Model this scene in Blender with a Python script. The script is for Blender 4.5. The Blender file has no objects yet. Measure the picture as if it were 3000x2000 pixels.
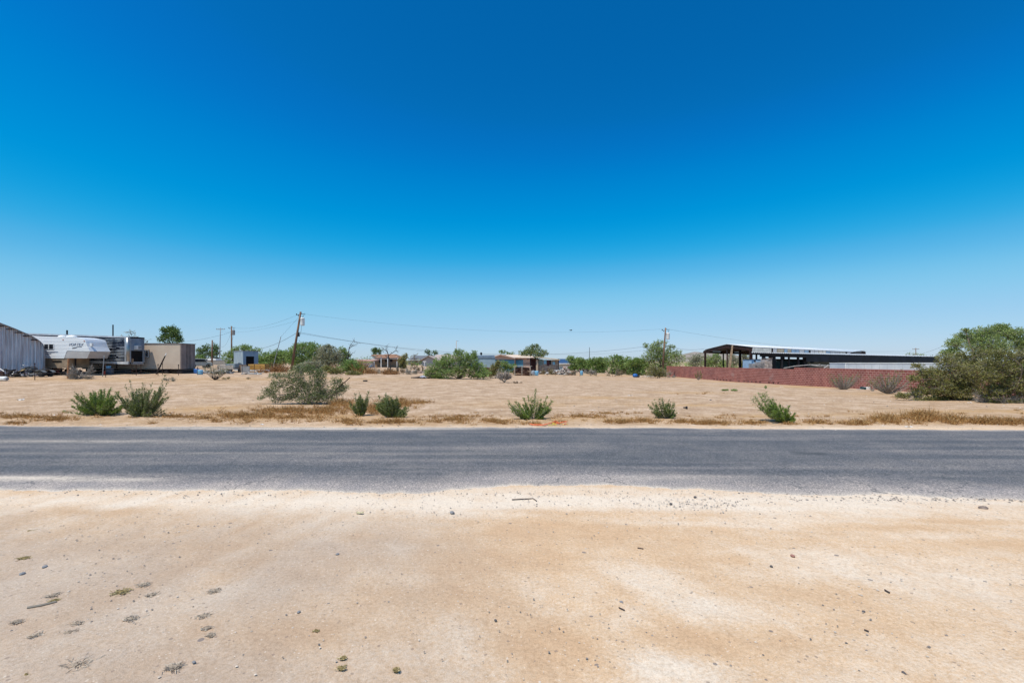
import bpy, math, random
import numpy as np
from mathutils import Vector

random.seed(7)
RNG = np.random.default_rng(11)
SC = bpy.context.scene
COL = SC.collection

# ------------------------------------------------------------------ camera, sky, sun
F, HOR, CX, H = 1333.0, 1057.0, 1500.0, 2.2     # focal length and horizon of the photograph (3000 px wide), eye height
cam_d = bpy.data.cameras.new('camera')
cam = bpy.data.objects.new('camera', cam_d); COL.objects.link(cam)
cam_d.sensor_width = 36; cam_d.lens = F / 3000 * 36; cam_d.shift_y = (HOR - 1000) / 3000
cam_d.clip_start = 0.05; cam_d.clip_end = 20000
cam.location = (0, 0, H); cam.rotation_euler = (math.radians(90), 0, 0)
SC.camera = cam

SUN_EL, SUN_A = math.radians(66), math.radians(52)   # sun high, to the left and a little behind the camera
SV = Vector((-math.cos(SUN_EL) * math.cos(SUN_A), -math.cos(SUN_EL) * math.sin(SUN_A), math.sin(SUN_EL)))
sd = bpy.data.lights.new('sun', 'SUN'); sd.energy = 4.9; sd.angle = math.radians(0.5); sd.color = (1.0, 0.935, 0.82)
so = bpy.data.objects.new('sun', sd); COL.objects.link(so)
so.rotation_euler = SV.to_track_quat('Z', 'Y').to_euler(); so.location = (0, 0, 50)

world = bpy.data.worlds.new('World'); SC.world = world; world.use_nodes = True
wn = world.node_tree; wn.nodes.clear()
sky = wn.nodes.new('ShaderNodeTexSky'); sky.sky_type = 'NISHITA'; sky.sun_disc = False
sky.sun_elevation = SUN_EL; sky.sun_rotation = math.atan2(SV.x, SV.y)
sky.altitude = 300; sky.air_density = 1.0; sky.dust_density = 0.3; sky.ozone_density = 3.0
crv = wn.nodes.new('ShaderNodeRGBCurve')
SKYK = 0.098
def curve(ci, pts):
    c = crv.mapping.curves[ci]
    while len(c.points) > 2: c.points.remove(c.points[1])
    c.points[0].location = pts[0]; c.points[1].location = pts[-1]
    for p in pts[1:-1]: c.points.new(*p)
# photographic grade of the Sky Texture: the camera's deep polarised blue, channel by channel
curve(0, [(0, 0), (.10, .001), (.165, .003), (.19, .02), (.223, .077), (.313, .23), (.539, .42), (1, .75)])
curve(1, [(0, .0), (.10, .09), (.171, .147), (.222, .238), (.296, .356), (.361, .445), (.462, .565), (.62, .63), (1, .85)])
curve(2, [(0, .0), (.2, .3), (.323, .474), (.339, .527), (.393, .638), (.485, .738), (.554, .79), (.604, .823), (1, .95)])
crv.mapping.update()
mul = wn.nodes.new('ShaderNodeVectorMath'); mul.operation = 'SCALE'; mul.inputs['Scale'].default_value = SKYK
bg = wn.nodes.new('ShaderNodeBackground'); bg.inputs['Strength'].default_value = 1.0
wo = wn.nodes.new('ShaderNodeOutputWorld')
wn.links.new(sky.outputs[0], mul.inputs[0]); wn.links.new(mul.outputs[0], crv.inputs['Color'])
wn.links.new(crv.outputs[0], bg.inputs[0]); wn.links.new(bg.outputs[0], wo.inputs[0])
SC.view_settings.view_transform = 'Standard'; SC.view_settings.look = 'None'
SC.view_settings.exposure = 0; SC.view_settings.gamma = 1
SC.cycles.max_bounces = 6; SC.cycles.transparent_max_bounces = 8

# ------------------------------------------------------------------ terrain and pixel helpers
def terr(x, y):
    x = np.asarray(x, float); y = np.asarray(y, float)
    t = np.clip((y - 18) / 30, 0, 1.5) * np.clip((420 - y) / 250, 0, 1)
    return -0.0155 * np.clip(x, -60, 45) * t
def tz(x, y): return float(terr(x, y))
def gp(px, py):                      # ground point seen at pixel (px, py)
    Y = 40.0
    for _ in range(60):
        z = tz((px - CX) / F * Y, Y)
        Y = 0.5 * Y + 0.5 * F * (H - z) / (py - HOR)
    return ((px - CX) / F * Y, Y, tz((px - CX) / F * Y, Y))
def WP(px, py, Y): return ((px - CX) / F * Y, Y, H + (HOR - py) * Y / F)
def gY(px, Y):
    x = (px - CX) / F * Y
    return (x, Y, tz(x, Y))

def tag(o, label=None, cat=None, group=None, kind=None):
    if label: o['label'] = label
    if cat: o['category'] = cat
    if group: o['group'] = group
    if kind: o['kind'] = kind
    return o
def root(name, label, cat, loc, rz=0.0, group=None):
    o = bpy.data.objects.new(name, None); COL.objects.link(o)
    o.empty_display_size = 0.3
    o.location = loc; o.rotation_euler = (0, 0, rz)
    return tag(o, label, cat, group)

# ------------------------------------------------------------------ materials
MATS = {}
def newmat(name):
    m = bpy.data.materials.new(name); m.use_nodes = True
    return m, m.node_tree, m.node_tree.nodes['Principled BSDF']
def mat(name, col, col2=None, scale=3.0, rough=0.8, metal=0.0, bump=0.0, detail=5.0, stretch=None, lo=.4, hi=.62, spec=0.3, col3=None):
    if name in MATS: return MATS[name]
    m, nt, p = newmat(name)
    p.inputs['Roughness'].default_value = rough; p.inputs['Metallic'].default_value = metal
    p.inputs['Specular IOR Level'].default_value = spec
    col2 = col2 or tuple(c * 0.72 for c in col)
    tc = nt.nodes.new('ShaderNodeTexCoord'); mp = nt.nodes.new('ShaderNodeMapping')
    nt.links.new(tc.outputs['Object'], mp.inputs[0])
    if stretch: mp.inputs['Scale'].default_value = stretch
    n = nt.nodes.new('ShaderNodeTexNoise'); n.inputs['Scale'].default_value = scale; n.inputs['Detail'].default_value = detail
    nt.links.new(mp.outputs[0], n.inputs['Vector'])
    r = nt.nodes.new('ShaderNodeValToRGB'); r.color_ramp.elements[0].position = lo; r.color_ramp.elements[1].position = hi
    r.color_ramp.elements[0].color = (*col2, 1); r.color_ramp.elements[1].color = (*col, 1)
    if col3:
        e = r.color_ramp.elements.new(min(.98, hi + .12)); e.color = (*col3, 1)
    nt.links.new(n.outputs[0], r.inputs[0]); nt.links.new(r.outputs[0], p.inputs['Base Color'])
    if bump:
        b = nt.nodes.new('ShaderNodeBump'); b.inputs['Strength'].default_value = bump; b.inputs['Distance'].default_value = 0.02
        nt.links.new(n.outputs[0], b.inputs['Height']); nt.links.new(b.outputs[0], p.inputs['Normal'])
    MATS[name] = m; return m
def leafmat(name, cols, transl=0.25, rough=0.6):
    """foliage: every leaf carries a random value v that picks its own green"""
    if name in MATS: return MATS[name]
    m, nt, p = newmat(name)
    at = nt.nodes.new('ShaderNodeAttribute'); at.attribute_name = 'v'
    r = nt.nodes.new('ShaderNodeValToRGB')
    r.color_ramp.elements[0].color = (*cols[0], 1); r.color_ramp.elements[1].color = (*cols[-1], 1)
    for i, c in enumerate(cols[1:-1]):
        e = r.color_ramp.elements.new((i + 1) / (len(cols) - 1)); e.color = (*c, 1)
    nt.links.new(at.outputs['Fac'], r.inputs[0])
    p.inputs['Roughness'].default_value = rough; p.inputs['Specular IOR Level'].default_value = 0.25
    nt.links.new(r.outputs[0], p.inputs['Base Color'])
    if transl:
        tr = nt.nodes.new('ShaderNodeBsdfTranslucent'); mx = nt.nodes.new('ShaderNodeMixShader'); mx.inputs[0].default_value = transl
        out = nt.nodes['Material Output']
        nt.links.new(r.outputs[0], tr.inputs[0]); nt.links.new(p.outputs[0], mx.inputs[1]); nt.links.new(tr.outputs[0], mx.inputs[2])
        nt.links.new(mx.outputs[0], out.inputs[0])
    MATS[name] = m; return m

# ------------------------------------------------------------------ mesh builders
def mesh_np(name, V, Fc, material, parent=None, v=None, attrs=None, smooth=False):
    """V (n,3), Fc (m,4) or (m,3) arrays"""
    me = bpy.data.meshes.new(name)
    V = np.asarray(V, np.float32); Fc = np.asarray(Fc, np.int32)
    k = Fc.shape[1]
    me.vertices.add(len(V)); me.vertices.foreach_set('co', V.ravel())
    me.loops.add(Fc.size); me.loops.foreach_set('vertex_index', Fc.ravel())
    me.polygons.add(len(Fc)); me.polygons.foreach_set('loop_start', np.arange(0, Fc.size, k, dtype=np.int32))
    me.polygons.foreach_set('loop_total', np.full(len(Fc), k, np.int32))
    if smooth: me.polygons.foreach_set('use_smooth', np.ones(len(Fc), bool))
    me.update(calc_edges=True)
    at = dict(attrs or {})
    if v is not None: at['v'] = v
    for kx, arr in at.items():
        a = me.attributes.new(kx, 'FLOAT', 'POINT'); a.data.foreach_set('value', np.asarray(arr, np.float32))
    me.materials.append(material)
    o = bpy.data.objects.new(name, me); COL.objects.link(o)
    if parent: o.parent = parent
    return o

class MB:
    def __init__(s): s.v = []; s.f = []
    def quad(s, a, b, c, d):
        i = len(s.v); s.v += [tuple(a), tuple(b), tuple(c), tuple(d)]; s.f.append((i, i+1, i+2, i+3)); return s
    def box(s, x0, x1, y0, y1, z0, z1, rz=0, tilt=0):
        cx, cy, cz = (x0+x1)/2, (y0+y1)/2, (z0+z1)/2; i = len(s.v)
        c, sn = math.cos(rz), math.sin(rz); ct, st = math.cos(tilt), math.sin(tilt)
        for dx, dy, dz in [(-1,-1,-1),(1,-1,-1),(1,1,-1),(-1,1,-1),(-1,-1,1),(1,-1,1),(1,1,1),(-1,1,1)]:
            X, Y, Z = dx*(x1-x0)/2, dy*(y1-y0)/2, dz*(z1-z0)/2
            X, Z = X*ct + Z*st, -X*st + Z*ct
            s.v.append((cx + X*c - Y*sn, cy + X*sn + Y*c, cz + Z))
        for f in [(0,3,2,1),(4,5,6,7),(0,1,5,4),(1,2,6,5),(2,3,7,6),(3,0,4,7)]: s.f.append(tuple(i+j for j in f))
        return s
    def tube(s, pts, rad, n=6, cap=True):
        pts = [Vector(p) for p in pts]
        if not hasattr(rad, '__len__'): rad = [rad]*len(pts)
        i0 = len(s.v); up = Vector((0.13, 0.29, 1)).normalized()
        for k, p in enumerate(pts):
            d = (pts[min(k+1, len(pts)-1)] - pts[max(k-1, 0)])
            if d.length < 1e-9: d = Vector((0,0,1))
            d.normalize(); a = d.cross(up)
            if a.length < 1e-3: a = d.cross(Vector((1,0,0)))
            a.normalize(); b = d.cross(a)
            for j in range(n):
                t = 2*math.pi*j/n; s.v.append(tuple(p + a*(math.cos(t)*rad[k]) + b*(math.sin(t)*rad[k])))
        for k in range(len(pts)-1):
            for j in range(n):
                s.f.append((i0+k*n+j, i0+k*n+(j+1)%n, i0+(k+1)*n+(j+1)%n, i0+(k+1)*n+j))
        if cap:
            s.f.append(tuple(i0+j for j in range(n))[::-1]); m = i0+(len(pts)-1)*n; s.f.append(tuple(m+j for j in range(n)))
        return s
    def prism(s, prof, y0, y1, ax='y'):
        """closed profile [(x,z)] extruded along y (or profile (y,z) extruded along x)"""
        i = len(s.v); n = len(prof)
        for yy in (y0, y1):
            for (a, b) in prof: s.v.append((a, yy, b) if ax == 'y' else (yy, a, b))
        s.f.append(tuple(i+j for j in range(n))); s.f.append(tuple(i+n+j for j in range(n))[::-1])
        for j in range(n): s.f.append((i+j, i+(j+1)%n, i+n+(j+1)%n, i+n+j)[::-1])
        return s
    def slab(s, a, b, c, d, th):
        """four corners (any plane) thickened downwards by th"""
        q = [Vector(p) for p in (a, b, c, d)]; i = len(s.v)
        for p in q: s.v.append(tuple(p))
        for p in q: s.v.append((p.x, p.y, p.z - th))
        for f in [(0,1,2,3),(7,6,5,4),(0,4,5,1),(1,5,6,2),(2,6,7,3),(3,7,4,0)]: s.f.append(tuple(i+j for j in f))
        return s
    def sheet(s, a, b, c, d, waves, amp, nv=1, nrm=None):
        """corrugated sheet: a->b across the waves, a->d along them"""
        a, b, c, d = map(Vector, (a, b, c, d))
        n = nrm or (b-a).cross(d-a).normalized(); n = Vector(n); N = waves*4; i = len(s.v)
        for k in range(N+1):
            o = n * (amp * math.sin(k/4*2*math.pi)); t = k/N
            p0 = a.lerp(b, t); p1 = d.lerp(c, t)
            for m in range(nv+1): s.v.append(tuple(p0.lerp(p1, m/nv) + o))
        for k in range(N):
            for m in range(nv):
                q = i + k*(nv+1) + m; s.f.append((q, q+nv+1, q+nv+2, q+1))
        return s
    def ball(s, c, rx, ry, rz, nu=10, nv=6, jit=0):
        i = len(s.v)
        for a in range(nv+1):
            th = math.pi*a/nv
            for b in range(nu):
                ph = 2*math.pi*b/nu; k = 1 + (random.uniform(-jit, jit) if jit else 0)
                s.v.append((c[0]+rx*k*math.sin(th)*math.cos(ph), c[1]+ry*k*math.sin(th)*math.sin(ph), c[2]+rz*k*math.cos(th)))
        for a in range(nv):
            for b in range(nu):
                s.f.append((i+a*nu+b, i+(a+1)*nu+b, i+(a+1)*nu+(b+1)%nu, i+a*nu+(b+1)%nu))
        return s
    def build(s, name, material, parent=None, smooth=False, bevel=0):
        me = bpy.data.meshes.new(name); me.from_pydata(s.v, [], s.f); me.update()
        me.materials.append(material)
        if smooth: me.polygons.foreach_set('use_smooth', [True]*len(me.polygons))
        o = bpy.data.objects.new(name, me); COL.objects.link(o)
        if parent: o.parent = parent
        if bevel:
            b = o.modifiers.new('bevel', 'BEVEL'); b.width = bevel; b.segments = 2; b.limit_method = 'ANGLE'
        return o
def one(mb, name, material, label, cat, loc, rz=0, group=None, smooth=False, kind=None):
    o = mb.build(name, material, None, smooth); o.location = loc; o.rotation_euler = (0, 0, rz)
    return tag(o, label, cat, group, kind)

# ------------------------------------------------------------------ numpy noise
def vnoise(x, y, seed=0):
    def h(i, j):
        n = (i * 374761393 + j * 668265263 + seed * 69069) & 0xffffffff
        n = ((n ^ (n >> 13)) * 1274126177) & 0xffffffff
        return ((n ^ (n >> 16)) & 0xffff) / 65535.0
    xi = np.floor(x).astype(np.int64); yi = np.floor(y).astype(np.int64); fx = x - xi; fy = y - yi
    fx = fx*fx*(3-2*fx); fy = fy*fy*(3-2*fy)
    return (h(xi, yi)*(1-fx) + h(xi+1, yi)*fx)*(1-fy) + (h(xi, yi+1)*(1-fx) + h(xi+1, yi+1)*fx)*fy
def fbm(x, y, octs=4, seed=0):
    s = 0; a = 0.5; t = 0
    for o in range(octs):
        s = s + a*vnoise(x*2**o + 13.7*o, y*2**o + 7.1*o, seed+o); t += a; a *= 0.5
    return s/t

# ------------------------------------------------------------------ road outline (measured edges)
NEAR = [(-1500,1430),(0,1437),(130,1441),(500,1438),(900,1436),(1050,1443),(1250,1447),(1310,1438),(1400,1431),(1500,1424),(1600,1423),(1750,1421),(1850,1424),(1960,1433),(2060,1432),(2160,1442),(2300,1449),(2420,1456),(2520,1452),(2600,1450),(2700,1456),(2850,1462),(3000,1466),(4500,1500)]
FAR  = [(-1500,1243),(0,1247),(500,1249),(900,1251),(1500,1251),(2000,1253),(2300,1256),(3000,1258),(4500,1262)]
def to_world(pts):
    return np.array([((px-CX)/F*(F*H/(py-HOR)), F*H/(py-HOR)) for px, py in pts])
nw, fw = to_world(NEAR), to_world(FAR)
def y_near(x): return np.interp(x, nw[:,0], nw[:,1])
def y_far(x): return np.interp(x, fw[:,0], fw[:,1])

# ground: one fan-shaped sheet from behind the camera to the horizon
def patches(x, y, lst):
    m = np.zeros_like(x)
    for (px, py, rx, ry, s) in lst:
        X, Y, _ = gp(px, py); sx = rx*Y/F; sy = ry*Y/(py-HOR)
        d = ((x-X)/sx)**2 + ((y-Y)/sy)**2
        m = np.maximum(m, s*np.exp(-d))
    return m
rows = [-30.0]
while rows[-1] < 9000:
    y = rows[-1]
    if y < -2: rows.append(y + 1.0)
    elif y < 2: rows.append(y + 0.1)
    elif y < 7.6: rows.append(y + 0.024)
    elif y < 14.5: rows.append(y + 0.2)
    elif y < 22: rows.append(y + 0.05)
    elif y < 120: rows.append(y*1.006)
    else: rows.append(y*1.04)
rows = np.array(rows); NX = 520
hw = np.maximum(1.35*np.abs(rows)+2.5, 6)
hw = np.where(rows < 0, 30, hw)
hw = np.where((rows >= 0) & (rows < 3), np.interp(rows, [0, 3], [30, 6.6]), hw)
u = np.linspace(-1, 1, NX)
GX = hw[:, None]*u[None, :]; GY = np.repeat(rows[:, None], NX, 1)
GZ = terr(GX, GY)
# relief: soft humps in the field, a low bank beyond the road, shallow scuffs on the near apron
onroad = np.clip((GY-(y_near(GX)-0.5))/0.5, 0, 1)*np.clip(((y_far(GX)+0.25)-GY)/0.25, 0, 1)
rel = (fbm(GX*0.6, GY*0.6, 4, 3)-.5)*0.05 + (fbm(GX*3, GY*3, 3, 5)-.5)*0.022 + (fbm(GX*11, GY*11, 3, 9)-.5)*0.012
fld = np.clip((GY-15.4)/1.5, 0, 1)
rel = rel + fld*(fbm(GX*0.30, GY*0.30, 4, 21)-.5)*0.07*np.clip((60-GY)/30, 0.2, 1) + np.exp(-((GY-16.9)/0.8)**2)*0.05
rel = rel*np.clip(1.25-(GY-15)/35, .22, 1)
GZ = GZ + rel*(1-onroad) - 0.004*onroad
# large-scale soil tones (albedo of the soil itself)
ORANGE = [(300,1500,130,12,.9),(640,1440+160,260,20,.5),(330,1740,200,30,.4),(1180,1560,260,30,.4),(1600,1560,420,60,.75),(1500,1640,300,60,.8),
          (1650,1900,260,90,.9),(2100,1870,300,70,.75),(2450,1740,260,40,.5),(2150,1640,260,22,.55),(2600,1545,260,14,.75),(2950,1590,200,16,.6),(2830,1530,250,10,.6),
          (900,1850,260,50,.6),(700,1650,220,40,.45),(1250,1750,300,60,.5),(1900,1500,500,14,.5),(2500,1830,300,40,.35)]
PALE = [(1500,1470,1600,22,.8),(2000,1800,260,60,.75),(1950,1950,250,70,.7),(1400,1900,120,80,.7),(1550,1700,80,30,.6),(700,1750,260,60,.5),(2350,1660,260,40,.5),(1800,1690,200,40,.45),(2800,1700,300,60,.4),(100,1700,300,100,.4)]
STRAW = [(600,1195,120,10,.9),(2000,1150,130,4,.8),(1280,1245,300,8,.6),(2050,1187,160,4,.8),(2200,1220,200,8,.8),(2450,1134,330,6,.9),(2700,1155,260,7,.9),(2900,1205,300,8,.8),(2600,1215,300,10,.7),
         (1750,1165,160,5,.6),(300,1112,420,4,.6),(700,1110,200,4,.7),(1700,1098,500,3,.7),(2100,1118,300,4,.6),(560,1120,150,3,.4),(1000,1110,200,4,.5),(150,1230,200,10,.6),(1700,1230,350,9,.8),(1500,1236,1700,7,.55),(2650,1238,400,7,.9),(900,1225,300,14,.9),(1700,1182,400,8,.4)]
wob = 0.55 + 0.9*fbm(GX*1.1, GY*1.1, 4, 31)
org = np.clip(patches(GX, GY, ORANGE)*wob + 0.35*(fbm(GX*.5, GY*.9, 4, 41)-.45)*(GY < 15), 0, 1)
pal = np.clip(patches(GX, GY, PALE)*(0.3+1.3*fbm(GX*2.2, GY*2.2, 4, 51)), 0, 1)
strw = np.clip(patches(GX, GY, STRAW)*(0.25+1.4*fbm(GX*.8, GY*.8, 4, 61)) + 0.9*np.clip(fbm(GX*.16, GY*.22, 4, 66)-.52, 0, 1)*(GY > 15), 0, 1)
field = np.clip((GY-14.8)/1.0, 0, 1)
def st(dx, dy, f, k, seed):
    a = GX*dx+GY*dy; c = GX*dy-GY*dx; return fbm(a*f, c*k, 4, seed)
wl = np.clip((-.5-GX)/3, 0, 1); wt = np.clip((GY-4.6)/1.4, 0, 1)*(1-wl); wr = (1-wl)*(1-wt)
streaky = wl*st(.27, .96, .45, 3.2, 101) + wt*st(1, -.10, .35, 4.2, 102) + wr*st(.55, -.84, .45, 3.4, 103)
tone = .56 + .68*(streaky-.5) + .40*(fbm(GX*1.5, GY*1.5, 4, 104)-.5) + .42*pal - .55*org + .20*np.exp(-((GY-y_near(GX)+.5)/.9)**2)*(GY < 8)
tone = np.clip(tone, -.3, 1.3)
grey = np.clip((0.6-GX)/3.0, 0, 1)*np.clip((7.0-GY)/1.5, 0, 1)*(.4+1.1*fbm(GX*1.3, GY*1.3, 4, 68))
grey = np.clip(grey, 0, 1)
idx = np.arange(len(rows)*NX).reshape(len(rows), NX)
Fq = np.stack([idx[:-1, :-1], idx[:-1, 1:], idx[1:, 1:], idx[1:, :-1]], -1).reshape(-1, 4)

def ramp(nt, pts):
    r = nt.nodes.new('ShaderNodeValToRGB')
    r.color_ramp.elements[0].position = pts[0][0]; r.color_ramp.elements[1].position = pts[-1][0]
    r.color_ramp.elements[0].color = (*pts[0][1], 1); r.color_ramp.elements[1].color = (*pts[-1][1], 1)
    for p, c in pts[1:-1]:
        e = r.color_ramp.elements.new(p); e.color = (*c, 1)
    return r
def noise(nt, vec, scale, detail=4, rough=.55):
    n = nt.nodes.new('ShaderNodeTexNoise'); n.inputs['Scale'].default_value = scale; n.inputs['Detail'].default_value = detail
    n.inputs['Roughness'].default_value = rough
    if vec: nt.links.new(vec, n.inputs['Vector'])
    return n
def mixc(nt, fac, a, b, mode='MIX'):
    m = nt.nodes.new('ShaderNodeMix'); m.data_type = 'RGBA'; m.blend_type = mode
    for sock, val in ((m.inputs[0], fac), (m.inputs[6], a), (m.inputs[7], b)):
        if isinstance(val, (int, float)): sock.default_value = val
        elif isinstance(val, tuple): sock.default_value = (*val, 1)
        else: nt.links.new(val, sock)
    return m.outputs[2]
def attr(nt, name):
    a = nt.nodes.new('ShaderNodeAttribute'); a.attribute_name = name; return a.outputs['Fac']
def mth(nt, op, a, b=None, c=None):
    m = nt.nodes.new('ShaderNodeMath'); m.operation = op
    for i, v in enumerate((a, b, c)):
        if v is None: continue
        if isinstance(v, (int, float)): m.inputs[i].default_value = v
        else: nt.links.new(v, m.inputs[i])
    return m.outputs[0]

gm, nt, P = newmat('desert_soil'); P.inputs['Roughness'].default_value = 0.95; P.inputs['Specular IOR Level'].default_value = 0.1
tc = nt.nodes.new('ShaderNodeTexCoord').outputs['Object']
geo = nt.nodes.new('ShaderNodeNewGeometry')
A_COL = (.60, .465, .34); A_COL2 = (.54, .40, .28); ORG = (.585, .40, .25); PAL = (.66, .56, .45); FLD = (.505, .365, .25); FLD2 = (.40, .275, .175); STR = (.46, .28, .12)
n1 = noise(nt, tc, 2.2, 6); n2 = noise(nt, tc, 26, 5, .7); n3 = noise(nt, tc, 120, 3, .7)
nB = noise(nt, tc, 3.3, 9, .72); nG = noise(nt, tc, 38, 6, .8)
def clampn(v):
    c = nt.nodes.new('ShaderNodeClamp'); nt.links.new(v, c.inputs[0]); return c.outputs[0]
tf = clampn(mth(nt, 'ADD', attr(nt, 'tone'), mth(nt, 'MULTIPLY', mth(nt, 'SUBTRACT', mth(nt, 'MULTIPLY_ADD', nG.outputs[0], .65, mth(nt, 'MULTIPLY', nB.outputs[0], .35)), .5), 2.8)))
rT = ramp(nt, [(0, (.57, .38, .23)), (.35, (.63, .445, .285)), (.65, (.685, .53, .385)), (1, (.74, .625, .50))]); nt.links.new(tf, rT.inputs[0])
apron = mixc(nt, mth(nt, 'MULTIPLY', attr(nt, 'grey'), .75), rT.outputs[0], (.62, .60, .60), 'MULTIPLY')
apron = mixc(nt, mth(nt, 'MULTIPLY', attr(nt, 'grey'), .45), apron, (.50, .40, .32))
nf = noise(nt, tc, .9, 7, .62)
nf4 = noise(nt, tc, 7, 7, .8); rf = ramp(nt, [(.40, (.32, .215, .14)), (.47, FLD2), (.53, FLD), (.61, (.60, .46, .35))]); nt.links.new(mth(nt, 'ADD', mth(nt, 'MULTIPLY', nf.outputs[0], .45), mth(nt, 'MULTIPLY', nf4.outputs[0], .55)), rf.inputs[0])
nf2 = noise(nt, tc, 4.5, 6, .7); rs = ramp(nt, [(.35, (0, 0, 0)), (.65, (1, 1, 1))]); nt.links.new(nf2.outputs[0], rs.inputs[0])
sf = mth(nt, 'MULTIPLY', attr(nt, 'straw'), mth(nt, 'ADD', mth(nt, 'MULTIPLY', rs.outputs[0], .8), .25))
fieldc = mixc(nt, sf, rf.outputs[0], STR)
base = mixc(nt, attr(nt, 'field'), apron, fieldc)
# grains: light and dark specks
g1 = ramp(nt, [(.30, (.60, .57, .54)), (.46, (1, 1, 1)), (.60, (1, 1, 1)), (.74, (1.25, 1.22, 1.18))]); nt.links.new(n3.outputs[0], g1.inputs[0])
base = mixc(nt, .75, base, g1.outputs[0], 'MULTIPLY')
g2 = ramp(nt, [(.30, (.78, .75, .72)), (.55, (1.04, 1.03, 1.03))]); nt.links.new(n2.outputs[0], g2.inputs[0])
base = mixc(nt, .8, base, g2.outputs[0], 'MULTIPLY')
def specks(scale, thr, dens, col, amt, base, mask=None, seed=0):
    vo = nt.nodes.new('ShaderNodeTexVoronoi'); vo.inputs['Scale'].default_value = scale
    mpv = nt.nodes.new('ShaderNodeMapping'); mpv.inputs['Location'].default_value = (seed*3.7, seed*1.3, 0); nt.links.new(tc, mpv.inputs[0]); nt.links.new(mpv.outputs[0], vo.inputs['Vector'])
    se = nt.nodes.new('ShaderNodeSeparateColor'); nt.links.new(vo.outputs['Color'], se.inputs[0])
    f_ = mth(nt, 'MULTIPLY', mth(nt, 'LESS_THAN', vo.outputs['Distance'], mth(nt, 'MULTIPLY', se.outputs[1], thr)), mth(nt, 'LESS_THAN', se.outputs[0], dens))
    f_ = mth(nt, 'MULTIPLY', f_, amt)
    if mask: f_ = mth(nt, 'MULTIPLY', f_, mask)
    return mixc(nt, f_, base, col)
base = specks(30, .45, .07, (.24, .18, .15), .6, base, seed=1)
base = specks(55, .5, .08, (.78, .70, .60), .4, base, seed=2)
base = specks(14, .36, .03, (.17, .15, .15), .75, base, seed=3)
base = specks(5, .40, .10, (.22, .15, .10), .8, base, attr(nt, 'field'), seed=4)
base = specks(3.2, .4, .05, (.62, .52, .42), .5, base, attr(nt, 'field'), seed=5)
nt.links.new(base, P.inputs['Base Color'])
hsum = mth(nt, 'ADD', mth(nt, 'ADD', mth(nt, 'MULTIPLY', n2.outputs[0], .8), mth(nt, 'MULTIPLY', nB.outputs[0], .3)), mth(nt, 'MULTIPLY', n3.outputs[0], .6))
b = nt.nodes.new('ShaderNodeBump'); b.inputs['Strength'].default_value = .55; b.inputs['Distance'].default_value = .03
nt.links.new(hsum, b.inputs['Height']); nt.links.new(b.outputs[0], P.inputs['Normal'])
g = mesh_np('ground', np.stack([GX, GY, GZ], -1).reshape(-1, 3), Fq, gm, None,
            attrs={'org': org.ravel(), 'pal': pal.ravel(), 'straw': strw.ravel(), 'field': field.ravel(), 'grey': grey.ravel(), 'tone': tone.ravel()}, smooth=True)
tag(g, kind='structure')

# ------------------------------------------------------------------ road
xs = np.concatenate([np.linspace(-60, -17, 120, endpoint=False), np.linspace(-17, 17, 900), np.linspace(17.01, 60, 120)])
NV = 120
wn1 = (fbm(xs*2.2, xs*0, 4, 71)-.5)*0.16 + (fbm(xs*9, xs*0+3, 4, 72)-.5)*0.14
wn2 = (fbm(xs*1.5, xs*0+9, 4, 73)-.5)*0.25 + (fbm(xs*8, xs*0+5, 3, 74)-.5)*0.12
yn = y_near(xs) + wn1; yf = y_far(xs) + wn2
tt = np.linspace(0, 1, NV)
RX = np.repeat(xs[:, None], NV, 1); RY = yn[:, None]*(1-tt) + yf[:, None]*tt
RZ = 0.002 + 0.05*np.sin(np.pi*tt)[None, :]**0.8*0.35 + 0*RX
RZ[:, 0] = -.02; RZ[:, -1] = -.02          # the sheet's rims dip into the soil
edge_n = RY - yn[:, None]; edge_f = yf[:, None] - RY
band = lambda c, w: np.exp(-((RY-c)/w)**2)
# wheel tracks, worn pale margins, blown sand
worn = np.clip(1.35-edge_n/.95, 0, 1)*(.65+.6*fbm(RX*.8, RY*2, 3, 81)) + .5*np.clip(1-edge_f/.5, 0, 1)
streak = np.clip(fbm(RX*.18, RY*3.0, 4, 82)-.42, 0, 1)*1.6
def rp(px, py): return ((px-CX)/F*(F*H/(py-HOR)), F*H/(py-HOR))
def rpatch(lst):
    m = np.zeros_like(RX)
    for px, py, rx, ry, s in lst:
        X, Y = rp(px, py); m = np.maximum(m, s*np.exp(-(np.abs((RX-X)/(rx*Y/F))**3) - (np.abs((RY-Y)/(ry*Y/(py-HOR)))**2)))
    return m
sand = rpatch([(100,1402,200,7,.95),(330,1406,140,6,.5),(200,1294,460,6,.30),(560,1297,200,6,.18),(900,1256,560,3.0,.8),(480,1253,160,2.2,.5),(1600,1251,500,1.4,.3),(2000,1400,260,8,.2),(700,1330,900,4,.14)])
sand = np.clip(sand*(.25+1.35*fbm(RX*1.1, RY*7, 4, 84)) + (.35+1.3*fbm(RX*2, RY*0+2, 3, 87))*np.exp(-edge_n/.10) + .75*np.exp(-edge_f/.12), 0, 1)
patch = rpatch([(2375,1330,52,3.2,1.0),(1145,1362,20,3,.7),(2340,1326,30,2.4,.8),(2405,1332,24,2.5,.9)])*(.5+fbm(RX*3, RY*3, 3, 85))
worn = np.clip(worn + streak*.55 + .25*(fbm(RX*.35, RY*.7, 4, 86)-.4), 0, 1)
idx = np.arange(len(xs)*NV).reshape(len(xs), NV)
Fr = np.stack([idx[:-1, :-1], idx[1:, :-1], idx[1:, 1:], idx[:-1, 1:]], -1).reshape(-1, 4)
rm, nt, P = newmat('worn_asphalt'); P.inputs['Roughness'].default_value = .85; P.inputs['Specular IOR Level'].default_value = .25
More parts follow.
